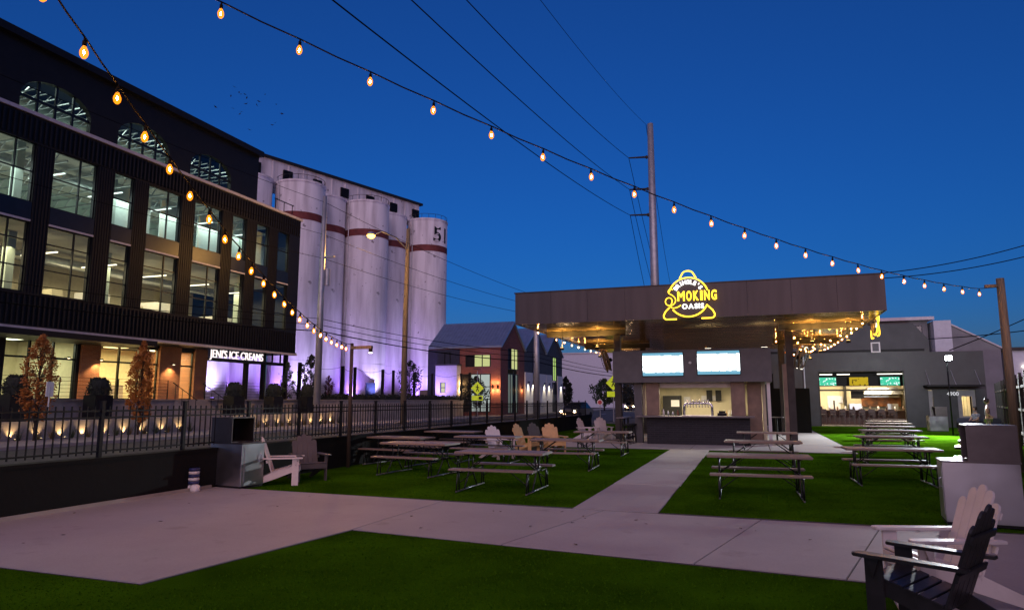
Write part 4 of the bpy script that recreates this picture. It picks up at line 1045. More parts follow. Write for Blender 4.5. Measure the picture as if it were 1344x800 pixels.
# ================================================================== OFFICE BUILDING across the street
OX = -33.0
ob = thing('office_building', 'black clad three storey office block with lit windows and ribbed bands', 'building')
Y0, Y1 = 9.0, 43.8
colsY = [(10.0,12.4,2),(13.8,15.1,1),(16.9,19.2,2),(20.3,22.75,2),(23.7,26.15,2),(27.2,28.5,1),(29.5,31.95,2),(33.05,35.45,2),(36.45,37.8,1),(38.85,40.15,1),(41.2,42.5,1)]
holes = [(a,b,11.4,14.4) for a,b,_ in colsY] + [(a,b,6.95,10.42) for a,b,_ in colsY]
m_ = MB(); wall_holes(m_,'x',OX-.35,OX,Y0,Y1,5.3,15.75,holes); m_.build('facade_wall', M['clad'], ob)
ribs = MB()
y = Y0
while y < Y1-.1:
    for z0, z1 in ((5.32,6.85),(14.5,15.62)): ribs.box((OX+.001,y,z0),(OX+.07,y+.09,z1))
    y += .26
tag(ribs.build('rib_cladding', M['clad'], ob), kind='stuff')
pr = MB()
for (a, b, _), (c, d_, _) in zip(colsY[:-1], colsY[1:]):
    n = int((c-b)/.16)
    for k in range(n+1):
        yy = b+.06+(c-b-.12)*k/max(1,n); pr.box((OX+.001,yy-.02,6.95),(OX+.03,yy+.02,14.4))
tag(pr.build('pier_cladding', M['clad'], ob), kind='stuff')
MB().box((OX-.5,Y0,15.751),(OX+.12,Y1+.12,15.93)).build('roof_ledge', M['ledge'], ob)
MB().box((OX-.4,Y0,5.16),(OX+.10,Y1+.10,5.299)).build('soffit_edge', M['ledge'], ob)
MB().box((OX+.09,Y0,5.301),(OX+.12,Y1,5.36)).build('drip_edge', M['clad'], ob)
MB().box((-50,Y0,5.2),(OX-.401,Y1,5.55)).build('floor_slab', M['clad'], ob)
MB().box((-50,Y0,10.45),(OX-.36,Y1-.36,10.75)).build('floor_slab', M['ceil'], ob)
MB().box((-50,Y0,15.3),(OX-.36,Y1,15.7)).build('floor_slab', M['ceil'], ob)
MB().box((-50,Y1-.35,5.56),(OX-.351,Y1,15.29)).build('end_wall', M['clad'], ob)
for z0, z1, m2 in ((5.56,10.44,'cream'),(10.76,15.29,'cool')):
    MB().box((-43.3,Y0,z0),(-43.0,Y1-.36,z1)).build('inner_wall', M[m2], ob)
# windows: frame, mullions, a pane for every light
fr_m = M['mullion']
for a, b, n in colsY:
    for z0, z1, rows in ((11.4,14.4,(.52,) ),(6.95,10.42,(.36,.74))):
        wn = MB(); t_ = .06
        x0, x1 = OX-.22, OX-.10
        wn.box((x0,a,z0),(x1,a+t_,z1)).box((x0,b-t_,z0),(x1,b,z1)).box((x0,a+t_,z0),(x1,b-t_,z0+t_)).box((x0,a+t_,z1-t_),(x1,b-t_,z1))
        ys = [a+t_, b-t_] if n == 1 else [a+t_, a+(b-a)*.62, b-t_]
        zs = [z0+t_] + [z0+(z1-z0)*q for q in rows] + [z1-t_]
        for yy in ys[1:-1]: wn.box((x0+.01,yy-.03,z0+t_),(x1-.01,yy+.03,z1-t_))
        for zz in zs[1:-1]: wn.box((x0+.012,a+t_,zz-.03),(x1-.012,b-t_,zz+.03))
        wn = wn.build('window', fr_m, ob)
        for i in range(len(ys)-1):
            for j in range(len(zs)-1):
                MB().quad((OX-.16,ys[i],zs[j]),(OX-.16,ys[i+1],zs[j]),(OX-.16,ys[i+1],zs[j+1]),(OX-.16,ys[i],zs[j+1])).build('pane', M['glass'], wn)
    MB().box((OX-.1,a,10.422),(OX+.05,b,10.52)).build('window_head', M['ledge'], ob)
    MB().box((OX+.001,a,10.53),(OX+.02,b,11.39)).build('spandrel', M['clad_blue'], ob)
# what shows through the windows: partitions, columns, ducts, hanging strip lights
random.seed(11)
for k in range(13):
    y = 12+k*2.5; 
    MB().box((-37.0-random.random()*3,y,5.56),(-36.8-random.random()*.1,y+random.uniform(.6,1.8),random.uniform(7.4,8.6))).build('partition', M['white' if k%2 else 'cream'], ob)
for k in range(6):
    y = 12.5+k*5.6
    MB().box((-36.2,y,5.56),(-35.8,y+.4,10.44)).box((-36.2,y,10.76),(-35.8,y+.4,15.29)).build('column', M['cool'], ob)
MB().tube([(-37.4,Y0,14.6),(-37.4,Y1-.4,14.6)], .35, 14).build('duct', M['duct'], ob, smooth=True)
MB().tube([(-38.2,Y0,9.8),(-38.2,Y1-.4,9.8)], .28, 14).build('duct', M['duct'], ob, smooth=True)
trs = MB()
for k in range(16):
    y = 10+k*2.1; trs.box((-43,y,14.75),(OX-.5,y+.08,14.85)).box((-43,y,14.2),(OX-.5,y+.08,14.28))
    for q in range(9): trs.bar((-43+q*1.05,y+.04,14.24),(-42.5+q*1.05,y+.04,14.8),.05,.05)
tag(trs.build('roof_truss', M['duct'], ob), kind='stuff')
for k in range(9):
    y = 11+k*3.6
    for zz, cc, s_ in ((9.55,(1,.88,.62),3.2),(13.9,(.85,1,.92),2.0)):
        f = MB().box((-37.3,y,zz),(-34.6,y+.10,zz+.05)).build('strip_light', em('office_strip',cc,s_), ob)
    lamp('AREA','office_light',(-37.2,y+1,9.6),300,(1,.83,.50),ob,shape='RECTANGLE',size=5,size_y=2.2)
    lamp('AREA','office_light',(-37.2,y+1,13.9),190,(.86,1,.93),ob,shape='RECTANGLE',size=5,size_y=2.2)
for a_, b_ in ((29.6,32.4),(33.2,36.0),(36.4,38.4),(38.8,40.8),(41.0,43.3)):
    MB().box((-36.1,a_,10.76),(-36.0,b_,14.9)).build('blind', M['pale'], ob)
# penthouse with arched windows
PX = -35.0
ph = MB(); arches = [(16.9,20.7),(23.0,27.0),(28.8,32.6),(34.4,38.2)]
wall_holes(ph,'x',PX-.3,PX,Y0,41.0,15.94,20.3,[(a,b,16.3,18.75) for a,b in arches])
ph.build('penthouse_wall', M['clad'], ob)
MB().box((-48,40.7,15.94),(PX-.301,41.0,20.3)).build('penthouse_end', M['clad'], ob)
MB().box((-48.2,Y0,20.301),(PX+.35,41.15,20.72)).build('penthouse_roof', M['clad'], ob)
MB().box((-41.2,Y0,15.94),(-41.0,40.69,20.3)).build('penthouse_inner', M['cool'], ob)
for a, b in arches:
    c = (a+b)/2; hw = (b-a)/2
    # spandrel that turns the opening into a flat arch
    n = 16; poly = [(a,18.751),(a,17.6)] + [(c-hw*math.cos(math.pi*k/n), 17.6+1.13*math.sin(math.pi*k/n)) for k in range(n+1)] + [(b,17.6),(b,18.751)]
    s1 = MB()
    for k in range(n):
        y_a, z_a = c-hw*math.cos(math.pi*k/n), 17.6+1.13*math.sin(math.pi*k/n); y_b, z_b = c-hw*math.cos(math.pi*(k+1)/n), 17.6+1.13*math.sin(math.pi*(k+1)/n)
        s1.add([(PX-.3,y_a,z_a),(PX-.3,y_b,z_b),(PX-.3,y_b,18.76),(PX-.3,y_a,18.76),(PX-.001,y_a,z_a),(PX-.001,y_b,z_b),(PX-.001,y_b,18.76),(PX-.001,y_a,18.76)],[(0,3,2,1),(4,5,6,7),(0,1,5,4),(2,3,7,6)])
    s1.build('arch_head', M['clad'], ob)
    wn = MB()
    for q in range(1,4): wn.box((PX-.22,a+(b-a)*q/4-.06,16.3),(PX-.12,a+(b-a)*q/4+.06,18.74))
    wn.box((PX-.21,a,17.45),(PX-.13,b,17.6)).box((PX-.21,a,16.3),(PX-.13,b,16.4))
    wn = wn.build('arched_window', fr_m, ob)
    for q in range(4):
        for z0, z1 in ((16.4,17.45),(17.6,18.74)): MB().quad((PX-.17,a+(b-a)*q/4,z0),(PX-.17,a+(b-a)*(q+1)/4,z0),(PX-.17,a+(b-a)*(q+1)/4,z1),(PX-.17,a+(b-a)*q/4,z1)).build('pane', M['glass'], wn)
    lamp('AREA','penthouse_light',(-38,c,19.8),140,(.8,1,.9),ob,size=2.5)
tr2 = MB()
for k in range(40): 
    y = 15+k*.65; tr2.box((-41,y,18.3),(PX-.6,y+.05,18.36)); tr2.bar((-38,y,18.35),(-38,y+.65,19.4),.05,.05)
tag(tr2.build('ceiling_lattice', M['duct'], ob), kind='stuff')
# roof terrace guard
for y in (41.4,42.4,43.4): MB().box((OX-.6,y,15.93),(OX-.56,y+.04,17.0)).build('guard_post', M['black_metal'], ob)
MB().box((OX-.61,41.3,16.96),(OX-.55,43.6,17.02)).build('guard_rail', M['black_metal'], ob)
# ground floor
GX_ = -35.5
TZ = 1.75
gl = [(10,13.5),(14.2,18.6),(19.4,23.6),(23.9,27.8),(29.2,33.4),(35.1,36.3)]
gw = MB(); wall_holes(gw,'x',GX_-.3,GX_,Y0,37.4,TZ,5.19,[(a,b,TZ+.02,5.0) for a,b in gl]+[(28.0,29.2,TZ,5.19),(33.4,35.1,TZ,5.19),(36.3,37.4,TZ,5.19)])
gw.build('shop_wall', M['clad'], ob)
for a, b in ((28.0,29.2),(33.4,35.1),(36.3,37.4)): MB().box((GX_-.35,a+.001,TZ),(GX_+.12,b-.001,5.19)).build('brick_pier', M['brick'], ob)
MB().box((-46,37.05,TZ),(GX_-.36,37.4,5.19)).build('shop_end_wall', M['brick'], ob)
for a, b in gl:
    wn = MB(); x0, x1 = GX_-.2, GX_-.08; n = max(1,round((b-a)/1.4))
    for q in range(n+1): yy = a+(b-a)*q/n; wn.box((x0,yy-.05,TZ+.02),(x1,yy+.05,5.0))
    wn.box((x0+.005,a,3.95),(x1-.005,b,4.05)).box((x0+.005,a,TZ+.02),(x1-.005,b,TZ+.12)).box((x0+.005,a,4.9),(x1-.005,b,5.0))
    wn = wn.build('shop_window', fr_m, ob)
    for q in range(n):
        for z0, z1 in ((TZ+.12,3.95),(4.05,4.9)): MB().quad((GX_-.14,a+(b-a)*q/n,z0),(GX_-.14,a+(b-a)*(q+1)/n,z0),(GX_-.14,a+(b-a)*(q+1)/n,z1),(GX_-.14,a+(b-a)*q/n,z1)).build('pane', M['glass_clear'], wn)
MB().box((-41.3,Y0,TZ),(-41.0,37.0,5.19)).build('shop_back_wall', M['cream'], ob)
for y in (28.3,): MB().box((-41,y,TZ),(GX_-.36,y+.15,5.19)).build('shop_partition', M['cream'], ob)
MB().box((-40.9,29.3,4.1),(-40.8,31.6,5.0)).build('yellow_panel', pm('ochre',(.55,.28,.03),.8), ob)
MB().box((-40.9,29.3,TZ),(-40.3,31.0,3.2)).box((-40.9,32.0,TZ),(-40.2,33.2,3.0)).build('shop_fitting', M['chairbrown'], ob)
for k in range(5): MB().box((-38.2,30.2+k*.55,TZ),(-37.6,30.6+k*.55,2.7)).build('display_case', M['white'], ob)
for y, e_, c_ in ((12,150,(.9,1,.7)),(16.5,150,(.9,1,.7)),(21.5,150,(.95,1,.68)),(25.8,170,(.95,1,.65)),(30.2,420,(1,.70,.27)),(32.4,420,(1,.70,.27)),(35.6,240,(1,.92,.5))):
    f = MB().box((-38.5,y-.5,5.05),(-37.5,y+.5,5.10)).build('shop_light', em('shop_tube',c_,3), ob)
    lamp('AREA','shop_glow',(-38,y,5.0),e_,c_,f,shape='RECTANGLE',size=2.0,size_y=1.8)
for y in (29.0,34.2,27.0):   # down lights over the brick
    f = MB().cyl((GX_+.45,y,4.02),(GX_+.45,y,4.10),.09).build('down_light', M['black_metal'], ob)
    MB().cyl((GX_+.45,y,4.01),(GX_+.45,y,4.019),.07).build('down_lens', em('amber_lens',(1,.8,.5),8), f)
    MB().box((GX_+.121,y-.02,4.05),(GX_+.36,y+.02,4.08)).build('bracket', M['black_metal'], f)
    lamp('SPOT','down_beam',(GX_+.45,y,4.0),260,(1,.62,.25),f,target=(GX_+.0,y,1.5),spot_size=R(110),spot_blend=.6,shadow_soft_size=.06)
MB().box((GX_+.02,19,4.86),(OX+.3,30.6,5.159)).build('dark_fascia', M['clad'], ob)
for k, y in enumerate((38.9,40.7,43.2)):
    MB().box((OX-.5,y-.13,TZ),(OX-.24,y+.13,5.159)).build('corner_column', M['black_metal'], ob)
MB().box((OX-.3,35.2,4.30),(OX-.1,42.6,4.52)).build('sign_beam', M['black_metal'], ob)
for y in (41.4,42.3): MB().box((OX-.25,y,4.521),(OX-.15,y+.08,5.159)).build('beam_hanger', M['black_metal'], ob)
me = text_mesh('sign_letters', "JENI'S ICE CREAMS", .74, E_['sign_white'], .03)
a, b = mesh_w(me)
for v in me.vertices: v.co.x = (v.co.x-a)*5.1/(b-a)
# split the lettering into single letters
bm = bmesh.new(); bm.from_mesh(me); bmesh.ops.remove_doubles(bm, verts=bm.verts, dist=1e-5); seen = set(); gi = []
for v in bm.verts:
    if v in seen: continue
    st_ = [v]; isl = []
    while st_:
        q = st_.pop()
        if q in seen: continue
        seen.add(q); isl.append(q); st_ += [e.other_vert(q) for e in q.link_edges]
    gi.append(isl)
for isl in gi:
    idx = {v: i for i, v in enumerate(isl)}; fs = [f for f in bm.faces if all(v in idx for v in f.verts)]
    mm = bpy.data.meshes.new('sign_letter'); mm.from_pydata([v.co[:] for v in isl], [], [[idx[v] for v in f.verts] for f in fs]); mm.materials.append(E_['sign_white'])
    o = link('sign_letter', mm, ob, (OX+.02,35.05,4.52)); o.rotation_euler = (R(90),0,R(90))
bm.free()

# ------------------------------------------------------------------ terrace, steps, planters in front of the offices
tz = thing('terrace', 'raised concrete terrace with two stepped walls before the office block', 'terrace')
MB().box((-60,6,-.05),(-31.0,72,TZ-.001)).build('upper_wall', M['retaining'], tz)
MB().box((-30.999,6,-.05),(-29.5,50,.85)).build('lower_wall', M['retaining'], tz)
MB().box((-31.05,6,TZ),(-30.9,72,TZ+.06)).build('upper_coping', M['sidewalk'], tz)
for y0_, y1_ in ((6,30.2),(33.0,45.5)):
    n = int((y1_-y0_)/1.6)
    for k in range(n+1): MB().box((-31.3,y0_+k*(y1_-y0_)/n-.02,TZ+.06),(-31.26,y0_+k*(y1_-y0_)/n+.02,TZ+1.12)).build('guard_post', M['black_metal'], tz)
    for q in range(6): MB().box((-31.29,y0_,TZ+.2+q*.18),(-31.27,y1_,TZ+.215+q*.18)).build('guard_rail', M['black_metal'], tz)
for k in range(9): MB().box((-31.0,30.45,.85+k*.1),(-29.6-k*.15,32.8,.95+k*.1-.001)).build('step', M['sidewalk'], tz)
for y in (30.5,32.75):
    MB().tube([(-29.4,y,1.75),(-31.2,y,2.75)],.025,8).build('handrail', M['black_metal'], tz)
    for k in range(4): MB().tube([(-29.5-k*.5,y,.86+k*.25),(-29.5-k*.5,y,1.78+k*.28)],.018,6).build('handrail_post', M['black_metal'], tz)
# planters with clipped shrubs on the ledge
def leaf_cloud(pts, size, mat, name, parent, jitter=.5):
    mb = MB()
    for p in pts:
        p = Vector(p); s = size*random.uniform(.6,1.4)
        u = Vector((random.gauss(0,1),random.gauss(0,1),random.gauss(0,1))).normalized(); v = u.orthogonal().normalized()*s*.55; u = u*s
        mb.add([p-u*.5, p+v*.5, p+u*.5, p-v*.5], [(0,1,2,3)])
    me = bpy.data.meshes.new(name); me.from_pydata(mb.v, [], mb.f); me.materials.append(mat)
    return link(name, me, parent)
def make_planter():
    r = link('planter', None)
    MB().box((-.42,-.48,0),(.42,.48,1.15)).build('box', M['black_plastic'], r, bevel=.02)
    pts = []
    for k in range(900):
        a = random.uniform(0,2*math.pi); z = random.uniform(0,1); rr = .5*(1-z**3*.55)*random.uniform(.6,1.05)
        pts.append((rr*math.cos(a), rr*math.sin(a)*1.15, 1.15+z*.85))
    leaf_cloud(pts,.10,M['leaf_dark'],'shrub',r); MB().lathe([(.42,1.15),(.45,1.5),(.38,1.85),(.1,1.97)],n=12).build('shrub_core', M['leaf_dark'], r)
    return r
pl0 = make_planter()
for k, (y, lb) in enumerate(((20.9,'before the first glazed shop bays'),(24.9,'between the two orange trees'),(34.2,'under the white lettered sign'),(37.9,'beside the pale conical bush'),(41.5,'at the terrace corner next to steel pole'))):
    o = pl0 if k == 0 else copy_tree(pl0)
    o.location = (-30.1,y,.85); tag(o, 'black box planter with dark clipped shrub '+lb, 'planter', 'box planters on the terrace ledge')
# small uplights and grasses along the foot of the wall
ul = MB().lathe([(.06,0),(.06,.05),(.05,.055)], n=12).mesh('wall_uplight', M['black_metal'])
ull = MB().lathe([(.045,.056),(.001,.06)], n=12).mesh('lens', em('uplight_lens',(1,.75,.4),7))
k = 0
for y in [18.2,19.3,20.4,21.5,22.6,23.7,24.8,25.9,27.0,28.2,29.4, 34.0,35.2,36.4,37.6,38.8,40.0,41.2,42.4,43.6]:
    o = tag(link('wall_uplight', ul, None, (-29.15,y,.081)), 'small warm uplight set at the foot of terrace wall', 'uplight', 'uplights along the terrace wall')
    link('lens', ull, o)
    lamp('SPOT','uplight_beam',(-.26,0,.07),55,(1,.62,.26),o,target=(-.30,0,1.1),spot_size=R(95),spot_blend=.8,shadow_soft_size=.04)
for k in range(34):
    y = 18+k*.78
    if 29.8 < y < 33: continue
    gt = link('grass_tuft', None, None, (-28.9+random.uniform(-.12,.12),y,.08))
    mb = MB()
    for q in range(46):
        a = random.uniform(0,6.28); rr = random.uniform(.02,.2); h = random.uniform(.25,.62)
        mb.add([(rr*.3*math.cos(a)-.012,rr*.3*math.sin(a),0),(rr*.3*math.cos(a)+.012,rr*.3*math.sin(a),0),(rr*1.6*math.cos(a),rr*1.6*math.sin(a),h)],[(0,1,2)])
    me = bpy.data.meshes.new('blades'); me.from_pydata(mb.v,[],mb.f); me.materials.append(M['leaf_gold' if k%3 else 'leaf_green']); link('blades', me, gt)
    tag(gt, 'tuft of ornamental grass planted along the lit terrace wall', 'grass tuft', 'grass tufts along terrace wall')

# ================================================================== TREES
def tree(name, label, loc, h, rx, mat, n, base=.25, size=.12, shape='oval', group=None, trunk_r=.05, clump=26):
    r = thing(name, label, 'tree', loc, random.uniform(0,6), group)
    tr = MB(); tr.tube([(0,0,0),(.03,.02,h*.4),(-.02,.03,h*.75),(0,0,h*.95)], [trunk_r,trunk_r*.75,trunk_r*.4,trunk_r*.1], 8)
    cl = []
    for k in range(clump):
        z = base+(1-base)*(k+random.random())/clump
        u = (z-base)/(1-base)
        w_ = (math.sin(math.pi*min(1,u*.9+.12))**.8 if shape == 'oval' else (1-u)*1.0+.06)
        a = k*2.4+random.uniform(-.4,.4); rr = rx*w_*random.uniform(.45,.95)
        p = Vector((rr*math.cos(a), rr*math.sin(a), z*h)); cl.append((p, rx*random.uniform(.22,.42)*(.5+w_*.6)))
        s = Vector((0,0,max(.1,(z-.16)*h))); tr.tube([s, s.lerp(p,.6)+Vector((0,0,.06*h)), p], [trunk_r*.35,trunk_r*.22,trunk_r*.08], 5)
    tr.build('trunk', M['bark'], r, smooth=True)
    pts = []
    for k in range(n):
        c, s = random.choice(cl); d = Vector((random.gauss(0,1),random.gauss(0,1),random.gauss(0,1.2))); d = d.normalized()*s*random.random()**.5
        pts.append(c+d)
    leaf_cloud(pts, size, mat, 'crown', r)
    return r
tree('maple_tree','orange autumn tree before the first glazed shop bays',(-28.2,20.5,.1),4.4,.72,M['leaf_orange'],4200,.2,.12,group='street trees',clump=70)
tree('maple_tree','orange autumn tree before the warmly lit shop bays beside brick pier',(-28.2,25.6,.1),4.5,.66,M['leaf_orange'],3800,.16,.12,group='street trees',clump=70)
tree('conifer_tree','green conical young tree on the terrace beside the silo wall',(-33.0,43.0,TZ),2.8,.75,M['leaf_green'],1600,.12,.14,'cone',group='street trees')
tree('young_tree','dark leafy young tree behind the steel pole, at silo foot',(-33.5,46.6,TZ),3.6,.9,M['leaf_dark'],1500,.2,.15,group='street trees')
tree('young_tree','dark leafy young tree behind the wooden lamp pole, at silo foot',(-33.5,63.6,TZ),4.0,1.5,M['leaf_dark'],1900,.18,.2,group='street trees')
tree('young_tree','small reddish bush tree between terrace posts before silos',(-34.5,50.6,TZ),2.1,.5,pm('red_leaf',(.16,.04,.05),.7),600,.15,.14,group='street trees')

# dark posts with festoon wire on the terrace
TP = [(-34,45.8),(-34,51.9),(-34,53.9),(-34,58.9),(-34,61.0),(-34,65.6),(-34,70.0),(-30.8,70.8),(-29.0,69.0)]
TPL = ['nearest the office corner','next along, paired by the string pole','second of the pair by string pole','before the third silo','before the fourth silo','behind the dark leafy tree','nearest the violet-lit low block','before the violet-lit low block','at the end of the terrace']
tpm = MB().box((-.11,-.11,0),(.11,.11,3.0)).mesh('terrace_post', M['black_metal'])
for (x,y), lb in zip(TP, TPL): tag(link('terrace_post', tpm, None, (x,y,TZ)), 'tall square black post on the terrace, '+lb, 'post', 'black posts on the terrace')
for k, ((xa,ya),(xb,yb)) in enumerate(zip(TP[:-1],TP[1:])):
    pts, _ = drape((xa,ya,4.7),(xb,yb,4.7),.35,0,9,0,1,0)
    tagged(MB().tube(pts,.015,5), 'festoon_wire', M['cable'], 'slack dark wire strung between tall black terrace posts', 'wire', 'wires between terrace posts')
pts = [(random.uniform(-31.9,-31.2), random.uniform(45,72), TZ+random.uniform(0,.55)*random.random()**.5) for k in range(5200)]
hd = leaf_cloud(pts,.2,M['leaf_dark'],'terrace_hedge',None); tag(hd, 'low dark hedge along the terrace edge before the silos', 'hedge', kind='stuff')

# ================================================================== GRAIN SILOS
phi = math.radians(18.46); sd = Vector((math.sin(phi),math.cos(phi),0)); sb = Vector((-math.cos(phi),math.sin(phi),0))   # along the row, and backwards
sp0 = Vector((-56.32,75.66,0))
SL = [(-13.5,0,'partly behind the office block'),(-7.2,2.6,'between two, showing beside office parapet'),(-.9,0,'widest in view, above the office parapet'),(4.9,2.6,'set back between the two widest'),(10.7,0,'in the middle of the row, behind street lamp'),(17.0,2.6,'set back, behind the wooden lamp pole'),(23.4,0,'carrying a black number at the row end')]
for k, (s_, bk, lb) in enumerate(SL):
    c = sp0 + sd*s_ + sb*bk
    so = thing('grain_silo', 'tall weathered white concrete silo '+lb, 'silo', c, 0, 'row of grain silos')
    rad = 3.25 if not bk else 3.1
    MB().lathe([(rad,0),(rad,30.35)], n=56).build('shell', M['silo'], so, smooth=False)
    for p in so.children[0].data.polygons: p.use_smooth = abs(p.normal.z) < .5
    MB().lathe([(rad+.03,25.25),(rad+.03,26.25)], n=56).build('painted_band', M['band_red'], so)
    MB().lathe([(rad+.09,30.351),(rad+.09,30.6),(rad-.4,30.62)], n=56).build('rim', M['silo'], so)
    for q in range(7): MB().lathe([(rad+.012,3.8*q+3.0),(rad+.012,3.8*q+3.05)], n=56).build('pour_joint', M['silo'], so)
    MB().tube([(rad*math.cos(-1.9),rad*math.sin(-1.9)-.08,.1),(rad*math.cos(-1.9),rad*math.sin(-1.9)-.08,30.9)],.07,6).build('downpipe', M['galv'], so)
    rl = MB().tube([(rad*math.cos(R(a))*.98,rad*math.sin(R(a))*.98,31.3) for a in range(0,360,10)],.035,5,closed=True)
    for a in range(0,360,20): rl.tube([(rad*math.cos(R(a))*.98,rad*math.sin(R(a))*.98,30.6),(rad*math.cos(R(a))*.98,rad*math.sin(R(a))*.98,31.3)],.03,5)
    if not bk: rl.build('roof_rail', M['dark_steel'], so)
    if k == 6:
        me = text_mesh('number', '51', 3.4, M['black_plastic'], .0, bold=.07)
        # wrap the figures round the shell, towards the yard
        rg = rad+.02; a0 = math.atan2(-c.y, -c.x)+.27
        for v in me.vertices:
            an = a0+v.co.x/rg; v.co = (rg*math.cos(an), rg*math.sin(an), 26.9+v.co.y)
        link('number', me, so)
hh = thing('silo_gallery', 'long pale gallery with dark roof and small hatches atop the silos', 'gallery')
def along(s, b, z): p = sp0 + sd*s + sb*b; return (p.x,p.y,z)
def obox(mb, s0,s1,b0,b1,z0,z1):
    c = [along(s0,b0,z0),along(s1,b0,z0),along(s1,b1,z0),along(s0,b1,z0),along(s0,b0,z1),along(s1,b0,z1),along(s1,b1,z1),along(s0,b1,z1)]
    return mb.add(c,[(0,3,2,1),(4,5,6,7),(0,1,5,4),(1,2,6,5),(2,3,7,6),(3,0,4,7)])
obox(MB(),-20,22.6,1.2,6,30.63,33.6).build('gallery_wall', M['silo'], hh)
obox(MB(),-20.2,23.2,.9,6.3,33.601,33.95).build('roof', M['dark_steel'], hh)
for k in range(7):
    s_ = -7.0+k*4.8; obox(MB(),s_-.8,s_+.6,.95,1.199,31.2,32.6).build('hatch', M['black_metal'], hh)
for k in range(18): obox(MB(),-19+k*2.4,-18.8+k*2.4,1.12,1.199,30.64,33.5).build('pilaster', M['silo'], hh)
# wash lamps added before the silos to brighten them; then violet recess uplights
for k in range(8):
    s_ = -11+k*6.0-3.2; p = Vector(along(s_,-4.6,TZ))
    if k >= 7: p = Vector(along(28.5,-4.2,TZ))
    u = thing('silo_uplight', 'violet-lensed floodlight added to wash the silo front', 'floodlight', p, 0, 'violet lights at the silos')
    MB().cbox((0,0,.15),(.4,.3,.3)).build('housing', M['black_metal'], u); MB().cbox((0,0,.306),(.32,.22,.01)).build('lens', em('violet_lens',(.4,.25,1),10), u)
    lamp('SPOT','violet_beam',(0,0,.35),1700,(.60,.50,1),u,target=tuple(sb*3.2+Vector((0,0,14))),spot_size=R(115),spot_blend=.9,shadow_soft_size=.2)
for k in range(6):
    p = Vector(along(-10.6+k*6.05,-1.6 if k%2 else -1.7,TZ))
    u = thing('recess_uplight', 'small violet floodlight tucked in the recess between two silos', 'floodlight', p, 0, 'violet lights in the silo recesses')
    MB().cbox((0,0,.12),(.3,.24,.24)).build('housing', M['black_metal'], u); MB().cbox((0,0,.246),(.24,.18,.01)).build('lens', em('violet_lens',(.4,.25,1),10), u)
    lamp('SPOT','violet_beam',(0,0,.3),800,(.36,.18,1),u,target=tuple(sb*.6+Vector((0,0,5))),spot_size=R(150),spot_blend=1,shadow_soft_size=.15)
dd_ = MB(); obox(dd_,8.6,10.2,-3.5,-3.28,TZ,TZ+2.4); tag(dd_.build('blue_cabinet', pm('blue_paint',(.03,.05,.14),.6)), 'dark blue utility cabinet against the middle silo', 'cabinet')
dd_ = MB(); obox(dd_,19.0,21.0,-5.0,-3.4,TZ,TZ+1.5); tag(dd_.build('wooden_crate', M['wood_pole']), 'tan wooden crate at silo foot behind dark tree', 'crate')

# ================================================================== GABLED SHOPS down the street
gb = thing('brick_gable_house', 'red brick house with steep blue-grey roof and lit windows', 'building')
GXF = -27.0
def gable_house(root, ya, yb, eave, peak, x_front, x_back, front_mat, side_mat, holes_side, front_holes):
    yc = (ya+yb)/2
    m_ = MB(); wall_holes(m_,'y',ya,ya+.3,x_back,x_front-.3,0,eave,holes_side); m_.build('side_wall', side_mat, root)
    m_ = MB(); wall_holes(m_,'x',x_front-.29,x_front,ya,yb,0,eave,front_holes); m_.build('front_wall', front_mat, root)
    MB().add([(x_front-.29,ya,eave+.001),(x_front-.29,yb,eave+.001),(x_front-.29,yc,peak),(x_front,ya,eave+.001),(x_front,yb,eave+.001),(x_front,yc,peak)],[(0,2,1),(3,4,5),(0,1,4,3),(1,2,5,4),(2,0,3,5)]).build('gable', front_mat, root)
    for y_e, s in ((ya,-1),(yb,1)):
        MB().add([(x_back,y_e+s*.15,eave-.1),(x_front+.25,y_e+s*.15,eave-.1),(x_front+.25,yc,peak+.12),(x_back,yc,peak+.12),(x_back,y_e+s*.15,eave+.1),(x_front+.25,y_e+s*.15,eave+.1),(x_front+.25,yc,peak+.36),(x_back,yc,peak+.36)],[(0,3,2,1),(4,5,6,7),(0,1,5,4),(1,2,6,5),(2,3,7,6),(3,0,4,7)]).build('roof', M['roof'], root)
        for q in range(22):
            xx = x_back+.3+q*(x_front-x_back)/22
            MB().bar((xx,y_e+s*.15,eave+.12),(xx,yc,peak+.38),.05,.08).build('roof_seam', M['roof'], root)
warmw = em('lit_window', (.62,.66,.28), .9); coolw = em('lit_shop', (.75,.85,.8), .55)
gable_house(gb,73.3,82.0,7.9,10.9,GXF,-36.2,M['bricky'],M['brickx'],[(-31.4,-28.2,5.6,7.0),(-32.0,-28.2,.4,4.8)],[(75.8,79.8,.2,8.0)])
